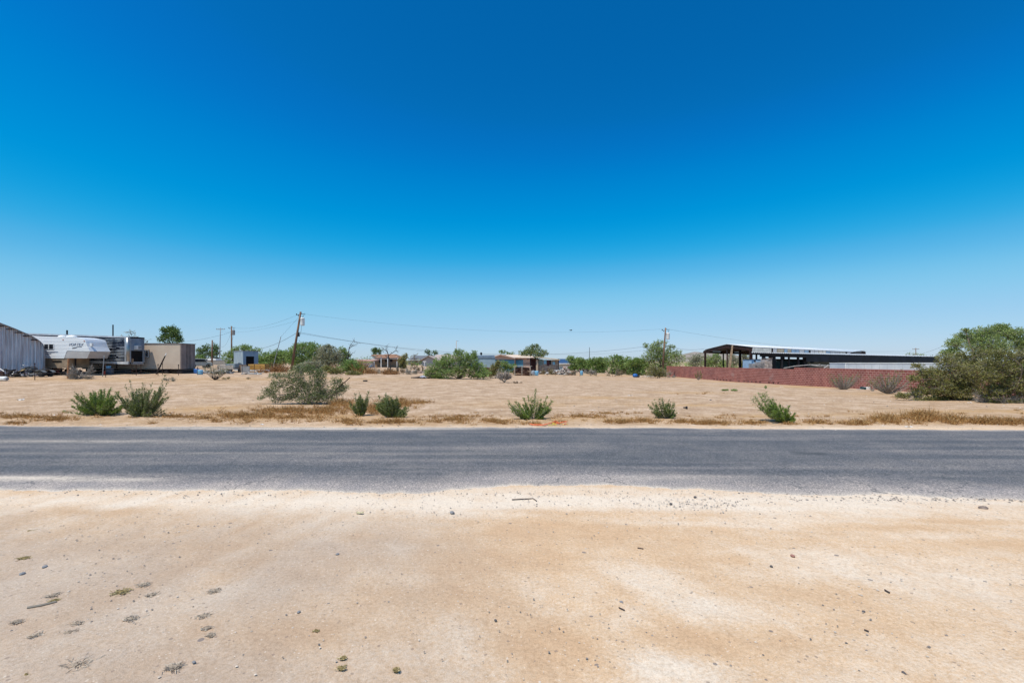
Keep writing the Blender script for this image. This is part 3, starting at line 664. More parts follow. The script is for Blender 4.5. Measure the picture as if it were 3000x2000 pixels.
# right-hand thicket
tree('palo_verde_tree', 'tall palo verde tree with feathery top at the right edge behind the olive bushes', 'tree', 2905, 33,
     [(2900, 975, 48, 18), (2846, 990, 38, 18), (2958, 982, 42, 20), (2800, 1010, 30, 16), (2930, 958, 26, 8), (2880, 1015, 60, 24), (2990, 1010, 40, 26), (2828, 968, 14, 6), (2790, 1032, 26, 12)], PALO, 12000, .075, 70, droop=.2, twigs=1800, trunk_r=.14, sprig=.42, clumps=10, spread=.24)
tree('desert_bush', 'huge olive green bush, left half of the right-hand thicket', 'bush', 2790, 0,
     [(2738, 1130, 42, 30), (2700, 1150, 30, 16), (2722, 1094, 30, 20), (2790, 1092, 52, 36), (2780, 1056, 36, 18), (2846, 1128, 48, 36), (2850, 1070, 40, 26), (2790, 1148, 52, 20), (2690, 1072, 20, 7), (2672, 1108, 18, 10), (2820, 1040, 24, 9), (2650, 1160, 24, 8), (2870, 1038, 30, 14)],
     OLIVE, 17000, .062, 71, py=1172, trunk_r=.07, twigs=2600, clumps=10, spread=.24, core=.22, sprig=.4)
tree('desert_bush', 'olive bush cut by the right edge of the frame, grey and bare at its foot', 'bush', 2945, 0,
     [(2925, 1078, 42, 34), (2975, 1050, 36, 30), (2990, 1110, 34, 34), (2935, 1040, 30, 16), (3010, 1150, 40, 26), (2900, 1100, 24, 24), (2950, 1130, 40, 26), (2925, 1150, 46, 18)],
     OLIVE, 12000, .062, 72, py=1180, trunk_r=.07, twigs=2400, clumps=9, spread=.25, core=.22, sprig=.4)
twigbush('dead_bush', 'dark grey leafless tangle at the foot of the right-hand olive bushes', 'bush', 2925, 1179, 52, 26, TWIG, 3200, 73, w=.016, stems=12, r=.02, leafm=GREYL, nleaf=500, leaf=.05)
twigbush('desert_bush', 'low grey green bush at the left foot of the huge olive bush', 'bush', 2672, 1167, 40, 12, TWIG, 1500, 74, w=.014, stems=9, r=.012, leafm=GREYL, nleaf=1300, leaf=.05)
# bushes before the red wall
WB = 'bushes growing along the red block wall'
shrub('creosote_bush', 'leggy fan shaped bush of bare stems left of the white box by the red wall', 'bush', 2472, 1141,
      fan(2472, 1141, [(2470, 1098, 44, 14), (2440, 1108, 18, 12), (2505, 1104, 20, 14)], 46, 80), OLIVE, leaf=.06, per=34, seed=80, group=WB, t0=.7, tuft=.06, stem_r=.022, bark=BARKG, fork=3)
shrub('creosote_bush', 'leggy fan shaped bush between the white box and the huge olive bush', 'bush', 2600, 1153,
      fan(2600, 1153, [(2600, 1096, 46, 14), (2565, 1108, 22, 12), (2640, 1106, 24, 16), (2620, 1084, 30, 6)], 50, 81), OLIVE, leaf=.06, per=40, seed=81, group=WB, t0=.68, tuft=.06, stem_r=.022, fork=3)
shrub('creosote_bush', 'small bare stemmed sprig just right of the white box by the wall', 'bush', 2556, 1146, [(2545, 1122), (2552, 1112), (2562, 1108), (2568, 1120), (2574, 1128)], OLIVE, leaf=.06, per=60, seed=82, group=WB, t0=.55, tuft=.08, stem_r=.014)
shrub('creosote_bush', 'small scrubby bush with orange straw before the far left part of the red wall', 'bush', 2046, 1113, [(2034, 1090), (2042, 1084), (2050, 1086), (2058, 1090), (2036, 1100), (2056, 1102)], OLIVE, leaf=.09, per=110, seed=83, group=WB, t0=.4, tuft=.1, stem_r=.02)
shrub('creosote_bush', 'hazy thin bush touching the red wall below the thick steel post', 'bush', 2157, 1111, [(2140, 1092), (2148, 1086), (2158, 1084), (2168, 1088), (2174, 1096), (2150, 1098), (2164, 1100)], GREYL, leaf=.09, per=140, seed=84, group=WB, t0=.35, tuft=.12, stem_r=.015)
for i, (px, py, rx, lab) in enumerate([(2315, 1124, 20, 'left clump of low dark green weeds at the base of the red wall'), (2362, 1127, 24, 'middle clump of low dark green weeds at the base of the red wall'), (2418, 1132, 22, 'right clump of low dark green weeds at the base of the red wall')]):
    tree('low_weed', lab, 'weed', px, 0, [(px-rx*.45, py-5, rx*.55, 4), (px+rx*.45, py-5, rx*.55, 4), (px, py-7, rx*.5, 4)], MESQ, 900, .08, 90+i, py=py, trunk_r=.01, twigs=60, group='low weeds at the wall base', nm=None)
# bushes along the centre yard fence
CB = 'scrubby bushes along the centre yard fence'
for i, (px, py, rx, ry, m, nl, lab) in enumerate([
    (1604, 1097, 24, 12, OLIVE, 900, 'scrubby bush right of the pale blue barrel'),
    (1650, 1096, 22, 13, OLIVE, 900, 'scrubby bush in front of the dome shaped debris heap'),
    (1682, 1099, 16, 10, GREYL, 500, 'thin grey bush between the debris heap and the blue drum'),
    (1730, 1100, 24, 10, GREYL, 450, 'wide grey bare bush below the thin steel pole'),
    (1800, 1102, 26, 12, GREYL, 600, 'wide grey bush left of the bright blue bag'),
    (1862, 1094, 20, 14, OLIVE, 900, 'olive bush just behind the bright blue bag'),
    (1898, 1098, 22, 12, OLIVE, 700, 'brownish bush between the blue bag and the darker round bush'),
    (1130, 1094, 28, 11, GREYL, 300, 'grey twiggy bush beside the rusty brush'),
    (1168, 1095, 26, 13, GREYL, 300, 'grey twiggy bush below the second dead tree'),
    (1204, 1096, 24, 14, GREYL, 300, 'grey twiggy bush left of the central thicket'),
    (1236, 1090, 20, 12, GREYL, 500, 'dusty bush hidden behind the left end of the central thicket'),
    (1540, 1094, 16, 8, OLIVE, 700, 'low green bush under the firewood stack')]):
    twigbush('desert_bush', lab, 'bush', px, py, rx, ry, TWIG if i % 2 else TWIG2, 500, 100+i, CB, w=.035, leafm=m, nleaf=nl, leaf=.11, r=.03)
tree('desert_bush', 'darker round bush at the left end of the red wall', 'bush', 1926, 0, [(1922, 1082, 26, 12), (1940, 1092, 22, 12), (1908, 1094, 18, 10), (1930, 1100, 26, 7)], OLIVE, 3000, .09, 115, py=1108, trunk_r=.04, twigs=900, group=CB)
twigbush('dead_bush', 'bare white branched bush leaning on the left end of the red wall', 'bush', 1962, 1106, 22, 13, TWIG, 420, 116, w=.03, r=.03)
# left yard
twigbush('dead_bush', 'large grey leafless bush at the wire fence below the camper nose', 'bush', 238, 1110, 34, 26, TWIG, 1900, 120, w=.022, stems=12, r=.022, leafm=GREYL, nleaf=700, leaf=.06)
twigbush('desert_bush', 'hazy thin bush by the left fence below the tan box building', 'bush', 497, 1117, 20, 10, TWIG, 420, 121, w=.012, leafm=GREYL, nleaf=500, leaf=.05, r=.01)
twigbush('desert_bush', 'tiny scrubby tuft right of the small bare tree', 'bush', 662, 1111, 12, 5, TWIG2, 260, 122, w=.016, leafm=OLIVE, nleaf=260, leaf=.06, r=.01)
twigbush('desert_bush', 'tiny dry tuft in the open lot below the lumber stack', 'bush', 727, 1111, 8, 4, TWIG2, 160, 123, w=.014, leafm=GREYL, nleaf=120, leaf=.05, r=.008)
shrub('small_bare_tree', 'small dark trunked tree with thin grey crown standing alone in the lot', 'tree', 629, 1113,
      fan(629, 1113, [(618, 1072, 30, 14), (650, 1082, 28, 14), (600, 1085, 22, 10), (665, 1070, 14, 10), (628, 1062, 24, 8)], 16, 124), GREYL, leaf=.07, per=70, seed=124, t0=.45, tuft=.16, stem_r=.02, bark=BARKD, fork=2, tuft_end=.9)
# dead trees
def dead_tree(label, px, Y, segs, seed, m=BARKD, r=.11):
    rng = np.random.default_rng(seed); b = gY(px, Y); s = Y/F; o = root('dead_tree', label, 'tree', b, 0, 'dead trees by the brown house'); mb = MB(); tw = MB()
    L = lambda p, dy=0: np.array([(p[0]-px)*s, dy, H-b[2]+(HOR-p[1])*s])
    prev = {}
    for (a, c, r0, r1) in segs:
        limb_mb(mb, L(a, prev.get(a, 0)), L(c, prev.setdefault(c, prev.get(a, 0)+rng.uniform(-.5, .5))), r*r0, r*r1, rng, .05, 4, 5)
        for j in range(5):
            t = rng.uniform(.3, 1); p = L(a)*(1-t)+L(c)*t; e = p + unit(1, rng)[0]*np.array([1, 1, .8])*s*rng.uniform(5, 13) + np.array([0, 0, s*5]); limb_mb(tw, p, e, r*.22, r*.06, rng, .08, 3, 3)
    mb.build('trunk', m, o, smooth=True); tw.build('branches', m, o)
dead_tree('left dead tree with a forked dark branch reaching to the right over the brown house', 1018, 66, [((1018, 1094), (1020, 1050), 1, .7), ((1020, 1050), (1026, 1020), .7, .5), ((1026, 1020), (1036, 1005), .5, .2), ((1026, 1020), (1054, 1004), .4, .1), ((1020, 1050), (1040, 1032), .5, .2), ((1020, 1050), (1000, 1035), .6, .2), ((1036, 1005), (1038, 997), .2, .1)], 130)
dead_tree('right dead tree with wide dark crooked branches in front of the brown house roof', 1142, 68, [((1142, 1094), (1140, 1052), 1, .8), ((1140, 1052), (1136, 1030), .8, .5), ((1136, 1030), (1118, 1018), .5, .15), ((1136, 1030), (1133, 1015), .4, .15), ((1140, 1040), (1158, 1028), .5, .3), ((1158, 1028), (1162, 1016), .3, .1), ((1158, 1028), (1168, 1032), .25, .1), ((1140, 1052), (1126, 1040), .4, .1)], 131)
# rust-coloured dry brush (brush too dense to count)
def brush(name, regions, material, seed, h, w, kind='stuff', label=None, cat=None, tuft=14):
    """upright dry stems; regions (px, py, rx, ry, count, height factor)"""
    rng = np.random.default_rng(seed); A, B, Wd = [], [], []
    for (px, py, rx, ry, n, hk) in regions:
        r = np.abs(rng.normal(0, .52, n)); a = rng.uniform(0, 2*math.pi, n)
        X = px+rx*r*np.cos(a); Yp = py+ry*r*np.sin(a)
        P = np.array([gp(x, y) for x, y in zip(X[:max(1, n//tuft)], Yp[:max(1, n//tuft)])])       # tuft centres
        ti = np.minimum((len(P)*rng.random(n)**1.5).astype(int), len(P)-1); O = P[ti].copy(); sp = .13*h/.2; hh = rng.uniform(.45, 1.35, len(P))[ti]
        O[:, :2] += rng.normal(size=(n, 2))*sp*.55; O[:, 2] = terr(O[:, 0], O[:, 1])
        D = rng.normal(size=(n, 3))*np.array([.55, .55, .12]); D[:, 2] += .75; D /= np.linalg.norm(D, axis=1, keepdims=True)
        E = O + D*(h*hk*hh*rng.uniform(.35, 1.2, n))[:, None]
        A.append(O); B.append(E)
    A = np.concatenate(A); B = np.concatenate(B)
    M_ = A + (B-A)*.55 + rng.normal(size=A.shape)*h*.06
    V1 = ribbons(A, M_, w, rng, w); V2 = ribbons(M_, B, w, rng, w*.4)
    # short side sprays
    q = rng.integers(0, len(A), len(A)*2); t = rng.uniform(.3, 1, (len(q), 1)); O = A[q]*(1-t)+B[q]*t; Dd = unit(len(q), rng)*h*.22; Dd[:, 2] = np.abs(Dd[:, 2])*.6
    V3 = ribbons(O, O+Dd, w*1.3, rng, w*.5)
    V, Fq_ = join([V1, V2, V3]); o = mesh_np(name, V, Fq_, material, None, v=np.repeat(rng.random(len(Fq_)), 4))
    return tag(o, label, cat, None, kind)
brush('rusty_brush', [(1052, 1091, 16, 4, 900, 2.0), (974, 1092, 14, 2, 350, 1.2), (1140, 1096, 30, 1.6, 700, .9), (1085, 1093, 16, 3, 350, 1.2), (815, 1089, 26, 2, 420, 1.5), (770, 1091, 14, 2, 160, 1.1)], RUST, 140, .75, .045)
DW = [(60, 1225, 110, 7, 900, 1), (160, 1232, 60, 5, 500, 1), (-60, 1226, 70, 7, 300, 1), (510, 1222, 70, 8, 380, .8), (600, 1230, 80, 6, 500, .8), (720, 1222, 110, 12, 1500, 1.15), (840, 1205, 110, 10, 1300, 1.1), (860, 1228, 120, 9, 1100, 1), (960, 1205, 70, 12, 1000, 1.3), (1000, 1185, 50, 12, 900, 1.6), (1100, 1200, 60, 14, 800, 1.4), (1160, 1238, 90, 6, 700, .9),
      (1020, 1236, 50, 6, 350, .8), (1180, 1185, 50, 14, 700, 1.5), (1230, 1180, 40, 6, 320, 1), (1330, 1232, 90, 6, 700, .9), (1450, 1236, 60, 5, 350, .8), (1350, 1220, 120, 4, 250, .6), (1700, 1222, 90, 6, 450, .8), (1820, 1238, 60, 4, 500, .9), (1890, 1236, 40, 4, 330, 1), (1780, 1212, 120, 6, 260, .6), (2000, 1238, 40, 3, 260, .9), (2080, 1241, 60, 4, 520, .9), (2200, 1240, 50, 4, 240, .8), (2400, 1240, 50, 4, 380, 1),
      (2520, 1242, 40, 4, 360, 1), (2600, 1234, 60, 9, 900, 1.5), (2700, 1230, 70, 10, 1300, 1.9), (2790, 1236, 50, 7, 700, 1.5), (2880, 1240, 60, 6, 800, 1.4), (2960, 1241, 60, 5, 700, 1.3), (3060, 1243, 60, 5, 300, 1.2), (2330, 1222, 60, 3, 80, .6), (2740, 1163, 70, 2.5, 260, .8), (2640, 1165, 40, 3, 220, .9), (2070, 1105, 30, 2, 160, 1.2), (2060, 1156, 60, 2, 60, .8), (2085, 1151, 30, 1, 60, .6)]
WR = random.Random(77)
for k in range(46):
    DW.append((k*70-60+WR.uniform(-30, 30), WR.uniform(1224, 1243), WR.uniform(25, 60), WR.uniform(2, 5), WR.randrange(25, 90), WR.uniform(.45, .8)))
for k in range(34):
    DW.append((k*95-60+WR.uniform(-40, 40), WR.uniform(1200, 1225), WR.uniform(30, 70), WR.uniform(2, 5), WR.randrange(10, 35), WR.uniform(.35, .6)))
brush('dry_weeds', [(a, b, c*1.25, d*1.15, int(e*(2.0 if b > 1170 else 1.0)), f*1.05) for a, b, c, d, e, f in DW], STRAWM, 141, .17, .010)
twigbush('tall_dry_weed', 'tall reddish straw weed rising behind the two small roadside bushes', 'weed', 1142, 1203, 36, 22, STRAWM, 900, 142, w=.009, r=.006, up=1.4, stems=14, bark=mat('straw_bark', (.45, .30, .16)), leafm=STRAWM, nleaf=900, leaf=.02)
twigbush('tall_dry_weed', 'thin pale yellow weed standing alone right of the taller reddish one', 'weed', 1183, 1178, 11, 14, STRAWM, 240, 143, w=.010, r=.008, up=1.2, stems=5, bark=mat('straw_bark', (.45, .30, .16)))

# ------------------------------------------------------------------ man-made things
M_GALV = mat('weathered_galvanised', (.62, .62, .66), (.44, .39, .40), 1.4, .65, .05, stretch=(6, 6, .35), lo=.38, hi=.6)
M_WHITE = mat('white_paint', (.80, .80, .79), (.66, .66, .65), 2, .5)
M_WHITEM = mat('white_metal', (.74, .77, .80), (.60, .63, .67), 2, .4, .1)
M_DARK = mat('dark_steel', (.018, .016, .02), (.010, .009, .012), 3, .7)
M_RUSTST = mat('dark_rusty_steel', (.055, .024, .02), (.02, .012, .012), 2.5, .85)
M_BLACK = mat('black_opening', (.006, .006, .008), (.004, .004, .005), 2, .9)
M_RUBBER = mat('tyre_rubber', (.03, .03, .032), (.02, .02, .022), 8, .85)
M_TAN = mat('tan_painted_wall', (.56, .455, .36), (.51, .41, .325), .8, .85)
M_TAND = mat('tan_in_shade', (.30, .235, .21), (.24, .185, .165), 1.2, .85)  # darker copy of the tan, shade painted into the right-facing end
M_SILVER = mat('silver_metal', (.55, .57, .60), (.38, .40, .43), 2, .38, .6)
M_BLUEG = mat('blue_grey_metal', (.22, .30, .40), (.17, .235, .32), 1.5, .6, .2)
M_WOOD = mat('weathered_wood', (.30, .21, .15), (.17, .115, .08), 3, .9, stretch=(3, 3, .4))
M_WOODO = mat('orange_wood_post', (.42, .20, .09), (.26, .12, .06), 4, .9)
M_POLE = mat('utility_pole_wood', (.23, .135, .085), (.12, .07, .05), 2.2, .9, stretch=(4, 4, .3))
M_LUMBER = mat('fresh_lumber', (.62, .36, .10), (.46, .24, .06), 2, .8, stretch=(.5, 3, 3))
M_GLASS = mat('dark_window_glass', (.02, .022, .028), (.012, .014, .02), 2, .12, spec=.6)
M_BLUE = mat('blue_plastic', (.03, .16, .48), (.02, .10, .32), 3, .45)
M_LBLUE = mat('pale_blue_plastic', (.22, .48, .68), (.16, .38, .56), 3, .45)
M_RED = mat('red_plastic', (.62, .03, .02), (.45, .02, .015), 3, .4)
M_GREY = mat('plain_grey', (.30, .31, .32), (.22, .225, .235), 2, .8)
M_WIRE = mat('fence_wire', (.22, .20, .18), (.14, .12, .10), 6, .6, .4)
M_CABLE = mat('power_cable', (.03, .03, .035), (.02, .02, .022), 3, .7)
M_CARPET = mat('cardboard', (.42, .30, .18), (.30, .20, .12), 3, .9)

def X(o, px, Y): return (px-CX)/F*Y - o.location.x
def Z(o, py, Y): return H+(HOR-py)*Y/F - o.location.z
def lathe(mb, prof, c=(0, 0, 0), n=14, ax='z'):
    i = len(mb.v); m = len(prof)
    for (r, z) in prof:
        for j in range(n):
            t = 2*math.pi*j/n; a, b = r*math.cos(t), r*math.sin(t)
            mb.v.append({'z': (c[0]+a, c[1]+b, c[2]+z), 'y': (c[0]+a, c[1]+z, c[2]+b), 'x': (c[0]+z, c[1]+a, c[2]+b)}[ax])
    for k in range(m-1):
        for j in range(n): mb.f.append((i+k*n+j, i+k*n+(j+1)%n, i+(k+1)*n+(j+1)%n, i+(k+1)*n+j))
    mb.f.append(tuple(i+j for j in range(n))[::-1]); q = i+(m-1)*n; mb.f.append(tuple(q+j for j in range(n)))
    return mb
def text_mesh(name, body, size, material, parent, loc, rot=(math.pi/2, 0, 0), shear=0.0, ext=.006):
    cu = bpy.data.curves.new(name, 'FONT'); cu.body = body; cu.size = size; cu.shear = shear; cu.extrude = ext
    cu.align_x = 'CENTER'; cu.align_y = 'CENTER'
    t = bpy.data.objects.new(name+'_curve', cu); me = bpy.data.meshes.new_from_object(t)
    bpy.data.objects.remove(t); bpy.data.curves.remove(cu)
    me.materials.clear(); me.materials.append(material)
    o = bpy.data.objects.new(name, me); COL.objects.link(o); o.parent = parent; o.location = loc; o.rotation_euler = rot
    return o

# --- quonset building (arched corrugated end wall cut by the left edge)
qa = math.radians(45); qx, qY = (131-CX)/F*46.5, 46.5; qb = tz(qx, qY)
o = root('quonset_building', 'grey corrugated arch roofed metal building cut off by the left edge', 'building', (qx, qY, qb), qa)
def qd(px):                                        # distance along the end wall, to the left of its corner
    k = (px-CX)/F; return (k*qY-qx)/(-math.cos(qa)+k*math.sin(qa))
def qz(px, py): return H+(HOR-py)*(qY-qd(px)*math.sin(qa))/F - qb
edge = [(131, 1045), (130.5, 1030), (128, 1015), (124, 1007), (118.6, 1001), (110, 994.5), (99.5, 988), (86, 981), (71, 974.6), (50, 965.5), (30, 957.5), (0, 946), (-40, 934), (-90, 925)]
prof = [(-qd(a), qz(a, b_)) for a, b_ in edge]; W_ = -prof[-1][0]
prof += [(-2*W_-x, z) for x, z in prof[::-1][1:]]
mb = MB(); N = 150; xa = np.linspace(-2*W_+.02, -.02, N+1); pz = np.interp(xa, [p[0] for p in prof[::-1]], [p[1] for p in prof[::-1]])
for i in range(N+1):
    dy = .05*(1 if (i//2) % 2 else -1); mb.v += [(xa[i], dy, -.2), (xa[i], dy, pz[i]-.05)]
for i in range(N): mb.f.append((2*i, 2*i+2, 2*i+3, 2*i+1))
mb.build('end_wall', M_GALV, o)
mb = MB(); P0 = [(prof[0][0], -.2)]+prof+[(prof[-1][0], -.2)]
for i in range(len(P0)-1):
    (x0, z0), (x1, z1) = P0[i], P0[i+1]
    mb.slab((x0, -.22, z0), (x0, 8, z0), (x1, 8, z1), (x1, -.22, z1), .07)
mb.build('arched_roof', mat('galvanised_roof', (.42, .44, .47), (.30, .27, .27), 1.5, .5, .3), o)
mb = MB()
for i in range(len(P0)-1):
    mb.tube([(P0[i][0], -.24, P0[i][1]), (P0[i+1][0], -.24, P0[i+1][1])], .045, 5)
mb.build('edge_trim', mat('trim_grey', (.20, .20, .23), (.14, .13, .15), 3, .7), o)
mb = MB()
for i in range(1, 9):
    t = i/9; x = -t*W_*1.0-.2; z = np.interp(x, [p[0] for p in prof[::-1]], [p[1] for p in prof[::-1]])-.26
    mb.box(x-.22, x+.22, -.30, -.22, z-.05, z+.05)
mb.build('edge_flashing', M_RUSTST, o)

# --- fifth-wheel camper
Yc = 47.2; o = root('camper_trailer', 'white camper trailer with overhanging nose parked before the long semi trailer', 'trailer', ((180-CX)/F*Yc, Yc, tz((180-CX)/F*Yc, Yc)))
q = lambda a, b_: (X(o, a, Yc), Z(o, b_, Yc))
M_RV = newmat('camper_siding')
m_, nt, P = M_RV; P.inputs['Roughness'].default_value = .35
tc = nt.nodes.new('ShaderNodeTexCoord'); w_ = nt.nodes.new('ShaderNodeTexWave'); w_.bands_direction = 'Z'; w_.inputs['Scale'].default_value = 2.2; w_.inputs['Distortion'].default_value = 0
nt.links.new(tc.outputs['Object'], w_.inputs[0]); r_ = ramp(nt, [(.0, (.50, .54, .60)), (.3, (.84, .85, .86))]); nt.links.new(w_.outputs['Fac'], r_.inputs[0]); nt.links.new(r_.outputs[0], P.inputs['Base Color'])  # grey bands paint the shading lines in the siding grooves
b = nt.nodes.new('ShaderNodeBump'); b.inputs['Strength'].default_value = .5; b.inputs['Distance'].default_value = .02; nt.links.new(w_.outputs['Fac'], b.inputs['Height']); nt.links.new(b.outputs[0], P.inputs['Normal'])
M_RV = m_
pr = [q(85, 983), q(92, 983.2), q(172, 986.5), q(216, 987.2), q(247, 992.5), q(251, 999.5), q(256.6, 1015), q(264, 1028.5), q(196, 1027.5), q(187.5, 1049.2), q(85, 1049.2)]
MB().prism(pr, 0, 2.4).build('body', M_RV, o)
pr = [q(197, 1028), q(264, 1029), q(254.5, 1049.5), q(188.2, 1049)]
MB().prism(pr, .02, 2.38).build('nose_underside', mat('camper_grey_panel', (.46, .44, .43), (.38, .36, .35), 1, .5), o)
x0, z0 = q(88, 1078); x1, z1 = q(201, 1049.4)
MB().box(x0, x1, .06, 2.34, z0, z1).build('lower_body', mat('camper_lower_tan', (.34, .25, .17), (.26, .19, .13), 2, .7), o)
x0, z0 = q(153, 1061); x1, z1 = q(179, 1056); MB().box(x0, x1, .035, .07, z0, z1).build('vent', M_BLACK, o)
x0, z0 = q(129, 1023.2); x1, z1 = q(158.3, 1007.2)
wf = MB().box(x0, x1, -.04, .02, z0, z1).build('window', M_WHITE, o)
for a, b_ in ((131, 142), (145, 156.6)):
    x0, z0 = q(a, 1022); x1, z1 = q(b_, 1008.4); MB().box(x0, x1, -.05, -.037, z0, z1).build('pane', M_GLASS, wf)
for a, r in ((149, .38), (177, .52)):
    x, z = q(a, 985); MB().ball((x, 1.2, z), r, .35, .2).build('roof_vent', M_WHITE, o, True)
for a, b_ in ((185, 995), (247, 999)):
    x, z = q(a, b_); MB().ball((x, -.02, z), .07, .03, .05, 8, 4).build('marker_light', mat('amber_lens', (.5, .12, .03), (.4, .08, .02), 3, .3), o)
x, z = q(257.5, 1005); MB().box(x-.08, x+.12, .3, .5, z-.3, z+.02).build('front_light', M_WHITE, o)
x, z = q(222, 1009.3); text_mesh('lettering', 'VORTEX', .40, mat('decal_blue_grey', (.16, .19, .26), (.12, .14, .20), 3, .5), o, (x, -.012, z), shear=.3)
mb = MB(); 
for (a, b_), (c, d) in (((212, 1018.5), (226, 1015.4)), ((226, 1015.4), (240, 1014.8))):
    (x0, z0), (x1, z1) = q(a, b_), q(c, d); mb.slab((x0, -.015, z0), (x0, -.005, z0), (x1, -.005, z1), (x1, -.015, z1), .05 if a > 220 else .10)
mb.build('swoosh_decal', mat('decal_grey', (.13, .14, .16), (.1, .1, .12), 3, .5), o)
mb = MB()
for a, c, zz in ((133, 170, 1030.5), (140, 160, 1032), (133, 150, 1036)):
    (x0, z0), (x1, z1) = q(a, zz), q(c, zz); mb.box(x0, x1, -.012, .0, z0-.03, z0+.03)
mb.build('side_stripe', mat('decal_blue_grey', (.16, .19, .26)), o)
for a in (112, 140):
    x, z = q(a, 1079); w = lathe(MB(), [(.18, -.1), (.36, -.1), (.38, 0), (.36, .12), (.18, .12)], (x, .2, .38), 16, 'y').build('wheel', M_RUBBER, o)
    lathe(MB(), [(.05, -.02), (.17, -.01), (.17, .05)], (x, .12, .38), 12, 'y').build('rim', M_SILVER, w)
(x0, z0), (x1, z1) = q(205, 1049), q(213, 1093); MB().box(x0, x0+.1, .5, .6, .02, z0).build('landing_leg', M_DARK, o)

# --- semi trailer
Ys = 50.2; xr = (376-CX)/F*Ys; o = root('semi_trailer', 'long ribbed silver box trailer with an air conditioner in its end wall', 'trailer', (xr, Ys, tz(xr, Ys)))
zt, zb = Z(o, 985.5, Ys), Z(o, 1067, Ys); PT = math.radians(1.9); Lw = 13.0; hT = zt-zb
def pbox(x0, x1, y0, y1, z0, z1):              # box in the pitched frame (nose down at the right)
    m = MB().box(x0, x1, y0, y1, z0, z1); c, s_ = math.cos(PT), math.sin(PT)
    m.v = [(x*c+(z)*s_*.0 + 0, y, zb + z*c - x*s_) for x, y, z in m.v]; return m
def addp(parts):
    m = MB()
    for p in parts:
        b_ = pbox(*p); k = len(m.v); m.v += b_.v; m.f += [tuple(i+k for i in f) for f in b_.f]
    return m
addp([(-Lw, -.42, .02, 2.2, .28, hT-.14)]).build('side_wall', mat('dark_rib_reflection', (.018, .025, .045), (.01, .014, .026), .9, .22, .5, stretch=(.4, 1, 5)), o)  # dark reflection in the polished ribbed aluminium, put into the base colour
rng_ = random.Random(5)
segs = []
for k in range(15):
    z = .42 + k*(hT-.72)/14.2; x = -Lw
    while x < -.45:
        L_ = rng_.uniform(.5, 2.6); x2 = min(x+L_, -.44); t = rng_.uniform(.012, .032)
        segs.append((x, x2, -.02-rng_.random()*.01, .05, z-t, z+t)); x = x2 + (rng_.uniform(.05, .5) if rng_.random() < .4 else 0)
addp(segs).build('rib_reflections', mat('bright_rib_reflection', (.62, .66, .70), (.10, .12, .16), .8, .4, .3, lo=.40, hi=.55), o)  # broken bright bars stand in for reflections along the ribs
addp([(-Lw, .0, -.01, 2.22, hT-.16, hT)]).build('top_rail', mat('pale_rail', (.50, .53, .57), (.40, .42, .46), 2, .5), o)
addp([(-Lw, -.02, -.015, 2.22, 0, .27)]).build('bottom_rail', mat('pale_bottom_rail', (.62, .63, .64), (.42, .43, .45), 1.2, .45), o)
m = addp([(-.42, -.2, -.005, 2.18, .271, hT-.161)]); m.build('corner_panel', M_SILVER, o)
lathe(MB(), [(.2, .02), (.2, hT-.02)], (-.21, .19, zb+.0), 16).build('corner_post', mat('corner_silver', (.45, .46, .47), (.30, .30, .29), 2, .3, .7, stretch=(1, 1, .3)), o, True)
# end wall, facing right
yb = 2.2; zz = lambda py: Z(o, py, Ys+1)
mb = MB(); mb.box(-.2, -.0, .2, .36, zb+.02, zt-.02); mb.box(-.2, 0, yb-.12, yb, zb+.02, zt-.02); mb.box(-.2, 0, .2, yb, zb+.02, zb+.22); mb.box(-.2, .0, .36, yb-.12, zt-.16, zt-.02)
mb.build('end_frame', mat('end_frame_grey', (.30, .33, .36), (.22, .24, .27), 2, .5), o)
MB().box(-.2, -.02, .36, yb-.12, zz(1027), zt-.16).build('end_panel', mat('end_panel_blue_grey', (.22, .27, .33), (.16, .19, .24), 1.2, .6), o)
MB().box(-.6, -.15, .36, yb-.12, zb+.22, zz(1027)).build('opening', M_BLACK, o)
ac = MB().box(-.1, .28, .78, 1.42, zz(1023), zz(1011.5)).build('air_conditioner', M_WHITE, o)
MB().box(.281, .295, 1.0, 1.38, zz(1022), zz(1012.6)).build('grille', M_GREY, ac)
MB().box(-.12, .02, .4, .66, zb+.22, zb+.62).build('box_step', M_CARPET, o)
mb = MB(); mb.box(-2.9, -2.78, .3, .45, .02, zb); mb.box(-2.9, -2.78, 1.7, 1.85, .02, zb); mb.tube([(-2.85, .3, .1), (-3.6, .3, zb)], .05, 5); mb.tube([(-2.85, .3, zb-.1), (-3.6, .3, .1)], .05, 5); mb.box(-3.0, -2.68, .2, .55, .0, .06)
mb.build('landing_gear', M_DARK, o)
mb = MB()
for a in (-8.2, -9.5): lathe(mb, [(.2, -.12), (.5, -.12), (.52, 0), (.5, .14), (.2, .14)], (a, .3, .52), 16, 'y')
mb.build('wheel_set', M_RUBBER, o)
for px, py0, py1, r in ((196.5, 967, 980, .09), (331, 951, 986, .07)):
    zt_ = WP(px, py0, 56)[2]; bx_ = gY(px, 56); m = MB().tube([(0, 0, 0), (0, 0, zt_-bx_[2])], r, 8)
    one(m, 'steel_pipe', M_DARK, ('short thick' if px < 300 else 'tall thin')+' dark pipe sticking up behind the semi trailer roof', 'pipe', bx_, group='pipes behind the semi trailer')

